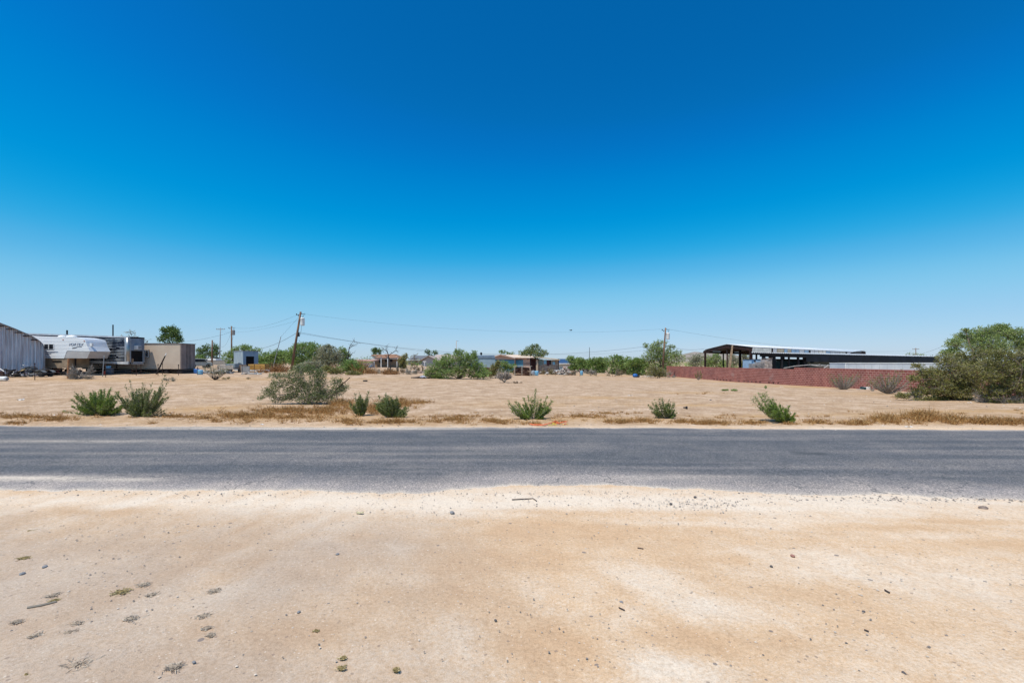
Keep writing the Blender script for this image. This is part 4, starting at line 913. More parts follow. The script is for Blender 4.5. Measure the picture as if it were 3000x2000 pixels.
# things under and beside the trailer
b_ = gp(305, 1098); o = root('fuel_can', 'red plastic fuel can on the ground below the semi trailer', 'fuel can', b_)
MB().box(-.13, .13, -.09, .09, 0, .34).build('can_body', M_RED, o, bevel=.03); MB().tube([(.05, 0, .33), (.10, 0, .42)], .03, 6).build('spout', M_RED, o); MB().tube([(-.10, 0, .33), (-.06, 0, .40), (.0, 0, .40), (.03, 0, .33)], .016, 5).build('handle', M_RED, o)
b_ = gp(321, 1097); o = root('storage_bin', 'dark grey ribbed bin between the red fuel can and the black trough', 'bin', b_)
lathe(MB(), [(.30, 0), (.36, .05), (.36, .3), (.375, .33), (.36, .36), (.36, .62), (.38, .66), (.36, .70), (.33, .70)], n=16).build('bin_body', mat('bin_blue_grey', (.07, .095, .13), (.045, .06, .085), 3, .5), o, True)
one(MB().box(-.17, .17, -.12, .12, 0, .24), 'small_box', M_LBLUE, 'bright blue box lying on top of the dark grey bin', 'box', (b_[0]-.12, b_[1], b_[2]+.705))
b_ = gp(355, 1094); o = root('water_trough', 'long black plastic trough lying in front of the semi trailer nose', 'trough', b_)
mb = MB()
for y0, y1 in ((-.35, -.30), (.30, .35)): mb.box(-.78, .78, y0, y1, 0, .42)
for x0, x1 in ((-.85, -.78), (.78, .85)): mb.box(x0, x1, -.35, .35, 0, .42)
mb.box(-.8, .8, -.33, .33, .0, .05); mb.box(-.9, .9, -.39, -.351, .38, .45)
mb.build('trough_body', mat('trough_black', (.03, .04, .055), (.02, .027, .04), 2, .5), o, bevel=.01)

# --- tan box building
Yt = 53.0; xr = (529.5-CX)/F*Yt; o = root('box_building', 'tan windowed box building on dark blocks, right of the semi trailer', 'building', (xr, Yt, tz(xr, Yt)))
z0, z1 = Z(o, 1080.5, Yt), Z(o, 1006.6, Yt)
MB().box(-11.5, 0, 0, 2.35, z0, z1).build('wall', M_TAN, o)
mb = MB(); mb.box(.004, .05, .0, 2.35, z0-.02, z1-.02)
for y in (.25, 1.0, 1.16, 1.32, 1.5, 2.1): mb.box(.05, .075, y, y+.10, z0, z1-.04)
mb.build('end_doors', M_TAND, o)
mb = MB()
for y in (.88, 1.26, 1.44): mb.box(.076, .085, y, y+.035, z0, z1-.05)
mb.build('door_seam', M_BLACK, o)
MB().box(-11.6, .12, -.06, 2.42, z1, z1+.06).build('roof', mat('roof_edge_grey', (.20, .19, .20)), o)
MB().box(-.07, .0, -.012, -.001, z0, z1-.05).build('corner_trim', M_TAND, o)
x0, x1 = X(o, 419, Yt), X(o, 438, Yt); za, zb_ = Z(o, 1048.5, Yt), Z(o, 1023.5, Yt)
wf = MB().box(x0, x1, -.05, -.001, za, zb_).build('window', mat('window_frame_brown', (.22, .17, .13)), o)
MB().box(x0+.06, x1-.08, -.062, -.051, za+.07, zb_-.07).build('frame', M_WHITE, wf)
MB().box(x0+.12, (x0+x1)/2-.06, -.07, -.063, za+.12, zb_-.12).build('pane', M_GLASS, wf); MB().box((x0+x1)/2+.03, x1-.14, -.07, -.063, za+.12, zb_-.12).build('pane', M_GLASS, wf)
mb = MB()
for x in np.arange(-11, -.2, 1.5): mb.box(x, x+.5, .1, 2.2, 0, z0)
mb.box(-11.4, -.05, .35, .5, z0-.3, z0-.01); mb.box(-11.4, -.05, 1.7, 1.9, .0, z0-.01); mb.box(-7.0, -.3, .8, .95, .0, z0-.01)
mb.build('foundation_block', M_DARK, o)

# --- quad bike under its cover
Ya = gp(110, 1103)[1]; b_ = gp(110, 1103); o = root('quad_bike', 'dark quad bike with worn body parked by the wire fence', 'quad bike', b_)
K = Ya/F
def wheel(px, py, r, w, yy, par, rimm=True):
    x, z = (px-110)*K, max(r, (1103-py)*K)
    t = lathe(MB(), [(r*.45, -w), (r*.9, -w), (r, -w*.5), (r, w*.5), (r*.9, w), (r*.45, w)], (x, yy, z), 18, 'y').build('wheel', M_RUBBER, par, True)
    if rimm: lathe(MB(), [(r*.12, -w*.55), (r*.44, -w*.5), (r*.44, -w*.2)], (x, yy, z), 14, 'y').build('rim', M_SILVER, t)
for yy in (-.42, .42):
    wheel(77, 1096, .27, .12, yy, o); wheel(135, 1096.5, .25, .16, yy, o)
P_ = lambda a, c: ((a-110)*K, (1103-c)*K)
MB().prism([P_(68, 1082), P_(80, 1076), P_(93, 1072.5), (P_(104, 1079)), P_(101, 1090), P_(92, 1095), P_(84, 1086), P_(72, 1088)], -.26, .26).build('body', mat('quad_black', (.035, .045, .06), (.02, .025, .035), 4, .45), o, bevel=.02)
MB().prism([P_(103, 1081), P_(112, 1083), P_(131, 1079.5), P_(143, 1080), P_(140, 1084), P_(120, 1090), P_(108, 1090)], -.22, .22).build('seat', mat('quad_seat', (.05, .055, .065), (.03, .03, .04), 4, .6), o, bevel=.03)
MB().prism([P_(90, 1095), P_(112, 1092), P_(118, 1088), P_(120, 1091), P_(112, 1097), P_(92, 1098)], -.3, .3).build('frame', M_GREY, o)
for sg in (-1, 1):
    mb = MB().prism([P_(115, 1092), P_(122, 1086), P_(137, 1085), P_(146, 1090), P_(144, 1088), P_(136, 1083.5), P_(121, 1084.5)], *((-.62, -.24) if sg < 0 else (.24, .62))); mb.build('fender', mat('quad_fender', (.16, .18, .19), (.1, .11, .12), 3, .5), o)
mb = MB(); x, z = P_(87, 1073); mb.tube([(x-.25, -.35, z+.12), (x, -.1, z+.05), (x, .1, z+.05), (x-.05, .35, z+.14)], .02, 5); mb.tube([(x, 0, z-.2), (x, 0, z+.06)], .03, 5); mb.tube([(x-.3, -.36, z+.13), (x-.15, -.35, z+.12)], .035, 6)
mb.build('handlebar', M_SILVER, o)
mb = MB(); rr = random.Random(3)
for k in range(16): a_, c_ = P_(rr.uniform(66, 100), rr.uniform(1078, 1097)); mb.tube([(a_, rr.uniform(-.4, -.2), c_), (a_+rr.uniform(-.2, .2), rr.uniform(-.45, -.1), c_+rr.uniform(-.15, .15))], rr.uniform(.015, .035), 5)
mb.build('suspension_arm', M_GREY, o)
b2 = gp(56, 1103); o = root('yellow_tarp', 'dusty yellow tarp draped over scrap in front of the quad bike', 'tarp', b2)
mb = MB(); V_ = []
for i in range(9):
    t = i/8; cx, cz = (-.55+1.15*t), .04+.75*math.sin(t*1.45)
    for j in range(5): V_.append((cx+rr.uniform(-.03, .03), -.3+.15*j+rr.uniform(-.05, .05), max(.02, cz-abs(j-2)*.10+rr.uniform(-.05, .05))))
mb.v = V_; mb.f = [(i*5+j, i*5+5+j, i*5+6+j, i*5+1+j) for i in range(8) for j in range(4)]
tp = mb.build('cloth', mat('yellow_cloth', (.52, .38, .16), (.34, .23, .11), 3, .9), o)
so_ = tp.modifiers.new('s', 'SOLIDIFY'); so_.thickness = .02
b2 = gp(25, 1104); o = root('scrap_pile', 'pile of dark scrap metal and pipes at the left edge before the arch building', 'scrap pile', b2)
mb, mb2, mb3 = MB(), MB(), MB()
for k in range(70):
    a_ = rr.gauss(0, .75); y_ = rr.uniform(-.5, .6); z_ = max(.03, rr.uniform(0, .75-abs(a_)*.25)); t_ = rr.choice((mb, mb, mb2))
    if rr.random() < .6: t_.tube([(a_, y_, z_), (a_+rr.uniform(-.5, .5), y_+rr.uniform(-.2, .2), max(.03, z_+rr.uniform(-.25, .2)))], rr.uniform(.015, .05), 5)
    else: t_.box(a_-.15, a_+rr.uniform(.02, .2), y_-.1, y_+.1, z_, z_+rr.uniform(.04, .2), rr.uniform(0, 3), rr.uniform(-.6, .6))
mb.build('dark_scrap', M_DARK, o); mb2.build('grey_scrap', M_SILVER, o)
lathe(MB(), [(.16, -.08), (.3, -.08), (.3, .08), (.16, .08)], (-.05, -.62, .3), 14, 'y').build('rusty_rim', M_RUSTST, o)
MB().tube([(-.35, -.45, .83), (.30, -.5, .42)], .035, 7).build('white_pipe', M_WHITE, o)
b2 = gp(8, 1116); o = root('propane_tank', 'white tank lying on its side at the left edge on the fence line', 'tank', b2)
mb = MB(); lathe(mb, [(.03, -.36), (.17, -.33), (.2, -.24), (.2, .24), (.17, .33), (.03, .36)], (0, 0, .2), 14, 'x'); mb.build('tank_body', M_WHITE, o, True); lathe(MB(), [(.11, 0), (.12, .09)], (.33, 0, .2), 12, 'x').build('collar', M_GREY, o)
# camper-side junk
b2 = gp(170, 1098); o = root('junk_pile', 'heap of dark and reddish junk with a leaning brown frame under the camper', 'junk pile', b2)
mb, mb2 = MB(), MB()
for k in range(90):
    a_ = rr.uniform(-1.1, 2.4); y_ = rr.uniform(-.2, .8); z_ = rr.uniform(0, .62)
    t_ = mb if rr.random() < .7 else mb2
    if rr.random() < .5: t_.tube([(a_, y_, z_), (a_+rr.uniform(-.5, .5), y_, max(.02, z_+rr.uniform(-.3, .3)))], rr.uniform(.015, .04), 5)
    else: t_.box(a_-.15, a_+.12, y_-.1, y_+.1, z_, z_+rr.uniform(.05, .25), rr.uniform(0, 3), rr.uniform(-.6, .6))
mb.build('dark_junk', M_DARK, o); mb2.build('red_junk', mat('faded_red', (.22, .045, .05), (.12, .03, .035)), o)
mb = MB(); mb.tube([(-.75, -.3, .05), (.9, -.25, 1.25)], .045, 6); mb.tube([(-.5, -.3, .05), (1.1, -.25, 1.1)], .045, 6); mb.tube([(-.9, -.2, .2), (.2, -.2, 1.0)], .04, 5)
mb.build('brown_frame', mat('brown_frame', (.20, .09, .06), (.12, .055, .04)), o)

# --- wire fences
def fence(name, label, posts, wires_z, wmat=M_WIRE, wr=.007):
    pts = [gp(p[0], p[2]) for p in posts]; c = pts[len(pts)//2]; o = root(name, label, 'fence', c)
    tops = []
    for p, g_ in zip(posts, pts):
        h = (p[2]-p[1])*g_[1]/F; l = (g_[0]-c[0], g_[1]-c[1], g_[2]-c[2]); lean = (p[5]*g_[1]/F if len(p) > 5 else 0)
        mb = MB(); tpt = (l[0]+lean, l[1], l[2]+h)
        if p[4] == 'wood': mb.tube([(l[0], l[1], l[2]-.1), tpt], [p[3], p[3]*.9], 7)
        else:
            mb.tube([(l[0], l[1], l[2]-.1), tpt], p[3], 4); mb.box(tpt[0]-p[3]*1.4, tpt[0]+p[3]*1.4, l[1]-.02, l[1]+.02, tpt[2]-.16, tpt[2]-.01)
        mb.build('post', {'wood': M_WOODO, 'grey': M_GREY, 't': M_RUSTST}[p[4]], o); tops.append((l, h))
    for k, wz in enumerate(wires_z):
        mb = MB(); run = []
        for (l, h) in tops: run.append((l[0], l[1]-.03, l[2]+wz))
        full = []
        for a_, b__ in zip(run[:-1], run[1:]):
            for i in range(5): t = i/5; full.append(tuple(a_[j]*(1-t)+b__[j]*t - (.06*4*t*(1-t) if j == 2 else 0) for j in range(3)))
        full.append(run[-1]); mb.tube(full, wr, 3, cap=False); mb.build('wire', wmat, o)
    return o
fence('wire_fence', 'wire fence with mismatched posts crossing the left yard before the trailers',
      [(-40, 1070, 1119, .03, 't'), (102, 1063, 1113, .03, 't'), (199, 1050, 1108, .085, 'wood', 2), (300, 1041, 1103, .05, 'grey', 5), (309.5, 1066, 1105, .03, 't'), (387, 1048, 1097, .03, 't'), (399, 1067, 1100, .03, 't'), (413, 1067, 1096, .03, 't'), (463, 1066, 1100, .03, 't'), (476, 1058, 1097, .03, 't'), (493, 1079, 1093, .02, 't'), (523, 1067, 1099, .035, 't'), (579, 1075, 1098, .03, 't'), (640, 1075, 1095, .025, 't'), (710, 1067, 1093, .03, 't'), (745, 1067, 1092, .03, 't'), (778, 1067, 1091, .03, 't'), (806, 1062, 1089, .05, 't'), (830, 1062, 1089, .04, 't')], (.35, .62, .9, 1.15))
fence('wire_fence', 'low sagging wire fence along the front of the debris strewn centre yard',
      [(1503, 1085, 1099, .04, 't'), (1553, 1080, 1100, .06, 'wood'), (1603, 1086, 1100, .03, 't'), (1627, 1086, 1100, .03, 't'), (1652, 1085, 1101, .03, 't'), (1699, 1080, 1102, .03, 't'), (1747, 1080, 1101, .03, 't'), (1795, 1083, 1103, .03, 't'), (1822, 1083, 1102, .03, 't'), (1870, 1084, 1103, .03, 't')], (.4, .8, 1.1), wr=.009)
b2 = gp(458, 1096); K = b2[1]/F; o = root('leaning_post', 'long dark post with a white tip leaning to the right before the tan building', 'post', b2)
MB().tube([(0, 0, 0), (26*K, 0, 54*K)], [.09, .06], 7).build('shaft', M_DARK, o); MB().tube([(26*K, 0, 54.2*K), (29*K, 0, 61*K)], .055, 6).build('white_tip', M_WHITE, o)
b2 = gp(1018, 1172); b3 = gp(1020, 1185); K = b3[1]/F; o = root('tilted_stick', 'reddish brown stick slanting up out of the straw beside the sprawling bush', 'stick', gp(992, 1185))
MB().tube([(-.02, 0, -.05), (-8*K, 0, 45*K)], .022, 6).build('stake', M_WOOD, o); MB().tube([(-10*K, 0, 42*K), (33*K, 0, 79*K)], .022, 6).build('rod', M_RUSTST, o)

# ------------------------------------------------------------------ utility poles and lines
def pole(label, px, Y, top, lean_px=0, r=.15, parts='', m=M_POLE, base_py=None, group='utility poles'):
    b = gY(px, Y) if base_py is None else gp(px, base_py); Y = b[1]; K = Y/F
    o = root('utility_pole', label, 'utility pole', b, 0, group); h = H+(HOR-top)*K-b[2]; lx = lean_px*K
    MB().tube([(0, 0, -.2), (lx*.5, 0, h*.5), (lx, 0, h)], [r, r*.85, r*.68], 10).build('shaft', m, o, True)
    at = lambda t: (lx*t, 0, h*t)
    if 'X' in parts:
        MB().box(lx-1.1, lx+1.1, -.06, .06, h-.45, h-.33).build('crossarm', M_WOOD, o)
        for d in (-1, -.4, .4, 1): MB().tube([(lx+d, 0, h-.33), (lx+d, 0, h-.15)], .05, 6).build('insulator', M_GREY, o)
    if 'x' in parts:
        MB().box(lx-.1, lx+.75, -.05, .05, h-.02, h+.08).build('crossarm', M_GREY, o)
    if 'T' in parts:
        x, y, z = at(.835); tr = lathe(MB(), [(.05, -.62), (.27, -.6), (.29, -.5), (.29, .42), (.30, .45), (.22, .55), (.06, .58)], (x+.30+r+.03, -.05, z), 14).build('transformer', M_WHITE if 'W' in parts else M_GREY, o, True)
        MB().tube([(x+.35+r, -.05, z+.55), (x+.42+r, -.05, z+.85)], .04, 6).build('bushing', M_DARK, tr)
        MB().box(x, x+.3, -.06, .06, z+.2, z+.32).build('bracket', M_DARK, tr)
        mb = MB(); mb.tube([(x+.45+r, -.05, z+.8), (x+.7+r, -.05, z+1.2), (x+.4, 0, h*.95), (lx+.1, 0, h*.985)], .018, 4); mb.tube([(x+.2+r, 0, z-.5), (x+.1+r, 0, z-1.4), (x+.05, 0, z-2.2)], .018, 4); mb.build('jumper_wire', M_CABLE, o)
    if 'C' in parts:
        mb = MB(); mb.tube([(lx-.05, 0, h-.5), (lx-.6, 0, h-.42)], .03, 5); mb.tube([(lx+.05, 0, h-.3), (lx+.65, 0, h-.42)], .025, 5); mb.ball((lx-.6, 0, h-.38), .08, .08, .13, 8, 5); mb.ball((lx-.35, 0, h-.55), .06, .06, .14, 8, 5); mb.build('insulator', M_DARK, o)
    if 'B' in parts:
        x, y, z = at(.62); MB().box(x-.02, x+r+.14, -.1, .1, z-.35, z+.25).build('meter_box', M_DARK, o)
    return o, (lambda t: (b[0]+lx*t, b[1], b[2]+h*t))
oL, pL = pole('tallest utility pole, leaning right, with a white transformer near its top', 853, 75, 913, 28, .19, 'TWCB', base_py=1086)
oA, pA = pole('upright wooden pole with a grey transformer left of the blue grey shed', 679, 104, 955, -1, .19, 'TC')
oB, pB = pole('thin far pole with a crossarm left of the upright wooden pole', 643, 118, 960, 3, .14, 'X', M_GREY)
oC, pC = pole('short brown pole without fittings between the two round dark green trees', 621, 86, 996, 1, .17, '')
oD, pD = pole('utility pole with a white box rising at the left end of the red wall', 1940, 80, 960, 10, .17, 'TWC')
oE, pE = pole('pale far pole with a short arm above the central thicket', 1336, 150, 999, 1, .16, 'x', mat('pale_pole', (.45, .40, .36), (.33, .29, .26)))
oG, pG = pole('thin straight steel pole above the low green trees at centre right', 1727, 170, 1017, 0, .12, '', M_DARK)
oH, pH = pole('small far pole behind the lean-to roof beside the right-hand thicket', 2683, 150, 1019, 0, .14, 'X', M_POLE)
for px, py0, Y, lab in ((1593, 1062, 92, 'short pale pipe post behind the pink house left end'), (1163, 1058, 80, 'white pipe post below the grey house roof'), (1244, 1059, 78, 'white tee topped pipe post left of the central thicket')):
    b = gY(px, Y); h = H+(HOR-py0)*Y/F-b[2]; mb = MB().tube([(0, 0, 0), (0, 0, h)], .06, 6)
    if 'tee' in lab: mb.tube([(-.3, 0, h), (.3, 0, h)], .05, 6)
    one(mb, 'pipe_post', M_WHITE, lab, 'post', b, group='white pipe posts')
def line(label, a, b, sag, r=.016, group='overhead power lines'):
    a, b = Vector(a), Vector(b); mb = MB(); n = 22
    mb.tube([tuple((a.lerp(b, i/n) - Vector((0, 0, sag*4*(i/n)*(1-i/n)))) - a) for i in range(n+1)], r, 3, cap=False)
    one(mb, 'power_line', M_CABLE, label, 'power line', a, group=group)
line('power line sagging from the upright wooden pole to the leaning pole', pA(.48), pL(.65), 1.6, .024)
line('highest thin line from the far crossarm pole to the top of the leaning pole', pA(.97), pL(.97), 1.0, .012)
line('thin line below the highest one left of the leaning pole', pB(.9), pL(.86), .8, .010)
line('line from the upright wooden pole down to the left over the tan building', pA(.85), WP(480, 1003, 90), .6, .018)
line('slack line hanging between the crossarm pole and the upright wooden pole', pB(.5), pA(.86), 1.4, .014)
line('upper long line from the leaning pole to the right utility pole', pL(.66), pD(.68), 2.6, .017)
line('lower long line from the leaning pole toward the yard poles', pL(.64), pG(.6), 2.4, .016)
line('faint top line between the leaning pole and the right utility pole', pL(.97), pD(.98), 1.5, .009)
line('line from the right utility pole down to the steel shelter corner', pD(.66), WP(2064, 1021, 80), .5, .020)
line('long faint line from the right utility pole to the small far pole', pD(.98), pH(.9), 1.8, .014)
line('line rising from the small far pole into the palo verde', pH(.7), WP(2800, 998, 60), .3, .018)
line('low line crossing behind the shack to the right utility pole', WP(1500, 1027, 150), pD(.58), 1.2, .014)
b = gp(797, 1086); K = b[1]/F
one(MB().tube([(0, 0, 0), (26*K, 0, 100*K)], .045, 6), 'guy_wire', M_GREY, 'pale slanting guy pole left of the leaning utility pole', 'guy wire', b)
line('thin guy wire from the leaning pole top down to the pale guy pole', (b[0]+26*K, b[1], b[2]+100*K), pL(.93), .0, .010)

# ------------------------------------------------------------------ blue-grey shed and what stands round it
sa = math.radians(53); b = gY(712, 62); o = root('metal_shed', 'small blue grey metal shed with a square black opening', 'shed', b, sa)
h1, h0 = Z(o, 1028, 62), -.1
wd, dl = 1.98, 2.9
def panel(x0, x1, y, z0, z1, seed=0): 
    m = MB(); n = int((x1-x0)/.09)+1
    for i in range(n+1):
        x = x0+(x1-x0)*i/n; m.v += [(x, y-(.012 if i % 2 else 0), z0), (x, y-(.012 if i % 2 else 0), z1)]
    for i in range(n): m.f.append((2*i, 2*i+2, 2*i+3, 2*i+1))
    return m
ox0, ox1 = .38, 1.42; oz = Z(o, 1043.5, 62)
m = panel(0, wd, 0, oz, h1); k = len(m.v)
for (a_, c_) in ((0, ox0), (ox1, wd)):
    p = panel(a_, c_, 0, h0, oz); k = len(m.v); m.v += p.v; m.f += [tuple(i+k for i in f) for f in p.f]
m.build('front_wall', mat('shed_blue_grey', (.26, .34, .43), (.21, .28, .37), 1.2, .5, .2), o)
p = panel(0, dl, 0, h0, h1); p.v = [(y_, x_, z_) for (x_, y_, z_) in p.v]; p.f = [f[::-1] for f in p.f]; p.build('side_wall', mat('shed_side_sunlit', (.42, .49, .52), (.28, .35, .42), 1.6, .4, .3, stretch=(4, 4, .4)), o)  # side wall painted in a lighter, sunlit tone of the shed colour
m = MB(); m.box(.02, wd, dl-.03, dl, h0, h1); m.box(wd-.03, wd, .02, dl-.03, h0, h1); m.build('rear_walls', M_BLUEG, o)
MB().box(-.06, wd+.08, -.08, dl+.08, h1, h1+.06).build('roof', M_GREY, o)
MB().box(ox0, ox1, .05, 1.6, h0, oz).build('opening', M_BLACK, o)
def simple(name, label, cat, px, py, parts, Y=None, rz=0, group=None):
    b = gp(px, py) if Y is None else gY(px, Y); o = root(name, label, cat, b, rz, group)
    for nm, mt, f in parts: mb = MB(); f(mb, b[1]/F); mb.build(nm, mt, o)
    return o
o = simple('lumber_stack', 'stack of orange yellow boards on a white base in front of the shed', 'lumber stack', 756, 1090, [
    ('white_base', M_WHITE, lambda m, K: m.box(-27*K, 28*K, -.3, .5, 3*K, 7*K)), ('support', M_WOOD, lambda m, K: (m.box(-22*K, -20*K, -.3, .5, 0, 3*K), m.box(18*K, 20*K, -.3, .5, 0, 3*K)))])
K = o.location.y/F
for i, (z0, z1, w) in enumerate([(8.2, 11, 25), (11.8, 14.5, 25.5), (15.2, 18, 26), (18.8, 23.5, 26)]):
    MB().box(-w*K, (w-1)*K, -.3+.02*i, .5, z0*K, z1*K).build('board', M_LUMBER, o)
    MB().box(-(w-2)*K, (w-3)*K, -.2, .45, z1*K, (z1+.8)*K).build('spacer', mat('dark_gap', (.16, .09, .04)), o)
simple('sheet_panel', 'pale grey sheet leaning in front of the shed, left of the lumber stack', 'panel', 719, 1091, [('sheet', M_GREY, lambda m, K: m.box(-12*K, 12*K, 0, .06, 0, 19*K))])
simple('sheet_panel', 'brown board panel standing behind the pale grey sheet', 'panel', 711, 1089, [('sheet', M_WOOD, lambda m, K: m.box(-10*K, 11*K, 0, .06, 0, 22*K))], Y=58.6)
simple('dark_board', 'upright black board at the left of the brown panel', 'panel', 699, 1090, [('sheet', M_DARK, lambda m, K: m.box(-2.2*K, 2.2*K, 0, .3, 0, 27*K))])
def flatbed(m, K): m.box(-30*K, 16*K, -.9, .9, 9*K, 12*K); m.box(-30*K, 16*K, -.95, -.9, 9*K, 20*K); m.box(-30*K, 16*K, .9, .95, 9*K, 20*K)
o = simple('utility_trailer', 'pale trailer with a grey blue box parked left of the shed', 'trailer', 680, 1090, [('deck', mat('pale_dusty', (.48, .44, .40), (.36, .32, .29)), flatbed), ('cargo_box', mat('dusty_blue', (.30, .36, .38), (.22, .27, .29)), lambda m, K: m.box(-8*K, 18*K, -.8, .8, 13*K, 25*K)), ('cargo_pile', mat('pinkish_load', (.50, .42, .36), (.33, .27, .24), 5), lambda m, K: [m.ball((-28*K+i*4*K, 0, 18*K), 4*K, .6, 5*K, 8, 5, .2) for i in range(5)])])
K = o.location.y/F
for x in (-12, 4):
    lathe(MB(), [(.1, -.1), (.3, -.1), (.3, .1), (.1, .1)], (x*K, -.75, .3), 12, 'y').build('wheel', M_RUBBER, o)
for px, py, mt, lab, cat in ((576, 1094, M_BLUE, 'dark blue drum standing at the corner of the tan box building', 'drum'), (586, 1097, M_LBLUE, 'pale blue drum to the right of the dark blue drum', 'drum'), (1572, 1100, M_LBLUE, 'pale blue drum beside the firewood stack in the centre yard', 'drum'), (1561, 1099, mat('greyish_drum', (.42, .46, .50)), 'pale grey drum left of the pale blue drum by the firewood', 'drum')):
    b = gp(px, py); o = root('plastic_drum', lab, cat, b, group='plastic drums'); K = b[1]/F; hh = 14*K
    lathe(MB(), [(.26, 0), (.29, .03), (.29, hh*.32), (.305, hh*.35), (.29, hh*.38), (.29, hh*.65), (.305, hh*.68), (.29, hh*.71), (.29, hh*.96), (.26, hh)], n=14).build('drum_body', mt, o, True)
    lathe(MB(), [(.04, 0), (.04, .03)], (.1, 0, hh), 8).build('cap', M_WHITE, o)
# far vehicles left
def car(name, label, px, Y, wpx, hpx, mt, rz=0, basepy=None):
    b = gY(px, Y); o = root(name, label, 'car', b, rz); K = Y/F; w, h = wpx*K/2, hpx*K
    MB().prism([(-w, .3), (w, .3), (w, h*.55), (w*.55, h*.62), (w*.3, h*.97), (-w*.7, h), (-w*.95, h*.6), (-w, h*.5)], -.85, .85).build('body', mt, o, bevel=.05)
    MB().prism([(w*.5, h*.63), (w*.28, h*.92), (-w*.66, h*.94), (-w*.85, h*.63)], -.87, .87).build('window', M_GLASS, o)
    MB().slab((w*.57, -.7, h*.63), (w*.57, .7, h*.63), (w*.33, .6, h*.93), (w*.33, -.6, h*.93), .02).build('windscreen', mat('bright_glass', (.35, .42, .45), (.28, .34, .37), 2, .1), o)
    for x in (-w*.62, w*.62):
        for y in (-.8, .8): lathe(MB(), [(.12, -.1), (.32, -.1), (.32, .1), (.12, .1)], (x, y, .32), 12, 'y').build('wheel', M_RUBBER, o)
    return o
car('parked_car', 'pale car partly hidden behind the end of the tan box building', 583, 70, 60, 28, mat('pale_car', (.42, .44, .40), (.36, .38, .34), 2, .35), .9)
o = simple('far_camper', 'white camper far away behind the short brown pole', 'camper', 616, 1060, [('body', M_WHITE, lambda m, K: m.prism([(-14*K, 4*K), (16*K, 4*K), (17*K, 10*K), (16*K, 16*K), (-14*K, 17*K), (-17*K, 12*K)], 0, 2.3)), ('window', M_GLASS, lambda m, K: m.box(-14*K, -8*K, -.03, -.003, 8*K, 15*K))], Y=112)
lathe(MB(), [(.12, -.1), (.32, -.1), (.32, .1), (.12, .1)], (0, .2, .34), 12, 'y').build('wheel', M_RUBBER, o)
simple('far_wall', 'long plain grey wall behind the small bare tree', 'wall', 640, 1063, [('wall', mat('grey_brown_wall', (.30, .28, .25), (.24, .22, .20)), lambda m, K: m.box(-75*K, 50*K, 0, .2, -.2, 13*K)), ('coping', M_GREY, lambda m, K: m.box(-75*K, 50*K, -.03, .23, 13*K, 14*K))], Y=92)

# ------------------------------------------------------------------ houses
def house(label, px0, px1, Y, eave, ridge, wallm, roofm, hip=0.0, depth=8, rz=0, gable_front=False, over=.4, wins=(), name='house', doors=(), rx0=None):
    pc = (px0+px1)/2; b = gY(pc, Y); o = root(name, label, 'house', b, rz); K = Y/F; w = (px1-px0)/2*K; ze = H+(HOR-eave)*K-b[2]; zr = H+(HOR-ridge)*K-b[2]
    if gable_front:
        MB().prism([(-w, -.3), (w, -.3), (w, ze), (0, zr), (-w, ze)], 0, depth).build('wall', wallm, o)
        m = MB()
        for sg in (-1, 1): m.slab((0, -over, zr+.12), (0, depth, zr+.12), (sg*(w+over), depth, ze-.02), (sg*(w+over), -over, ze-.02), .12)
        m.build('roof', roofm, o)
    else:
        MB().box(-w, w, 0, depth, -.3, ze).build('wall', wallm, o)
        W2, hp = w+over, hip*w; i = MB(); y0, y1 = -over, depth+over; ym = depth/2
        i.v = [(-W2, y0, ze), (W2, y0, ze), (W2, y1, ze), (-W2, y1, ze), (-W2+hp, ym, zr), (W2-hp, ym, zr)]; i.f = [(0, 1, 5, 4), (1, 2, 5), (2, 3, 4, 5), (3, 0, 4), (3, 2, 1, 0)]
        i.build('roof', roofm, o)
        MB().box(-W2, W2, y0-.05, y0, ze-.18, ze+.02).build('fascia', M_WHITE, o)
    for (a, c, t, u_, mt) in wins:
        MB().box((a-pc)*K, (c-pc)*K, -.06, -.003, H+(HOR-u_)*K-b[2], H+(HOR-t)*K-b[2]).build('window' if mt in (M_GLASS,) else 'door', mt, o)
    return o, K
M_BRICKW = mat('tan_house_wall', (.33, .22, .14), (.26, .17, .11)); M_BROOF = mat('brown_shingle', (.36, .20, .125), (.28, .15, .09), 6)
o, K = house('brown roofed house behind the dead trees with a white porch shed at its left', 1096, 1162, 108, 1049.5, 1036.5, M_BRICKW, M_BROOF, .62, 9, wins=((1110, 1120, 1052, 1062, M_GLASS), (1128, 1150, 1051, 1060, M_DARK)))
for px_ in (1104, 1124, 1143): MB().box((px_-1129)*K-.08, (px_-1129)*K+.08, -2.2, -2.0, 0, 2.6).build('porch_post', M_WHITE, o)
MB().slab((-2.7, -2.4, 2.75), (2.7, -2.4, 2.75), (2.7, 0, 3.0), (-2.7, 0, 3.0), .15).build('porch_roof', M_BROOF, o)
o = simple('open_shed', 'low open shed with a pinkish roof left of the brown house', 'shed', 1062, 1075, [('roof', mat('pinkish_roof', (.50, .34, .27), (.36, .20, .15), 2), lambda m, K: m.slab((-36*K, -.5, 21*K), (34*K, -.5, 20*K), (34*K, 4, 24*K), (-36*K, 4, 24*K), .25)), ('wall', M_WHITE, lambda m, K: m.box(-34*K, 22*K, .5, 3.5, 0, 14*K)), ('post', M_WOOD, lambda m, K: (m.box(-35*K, -33.5*K, -.3, -.1, 0, 20.5*K), m.box(31*K, 32.5*K, -.3, -.1, 0, 19.5*K)))], Y=100)
house('far house with a wide dark grey roof left of the pinkish gables', 1195, 1262, 160, 1054, 1041, M_GREY, mat('dark_grey_roof', (.15, .16, .18), (.12, .125, .14), 3), .5, 10)
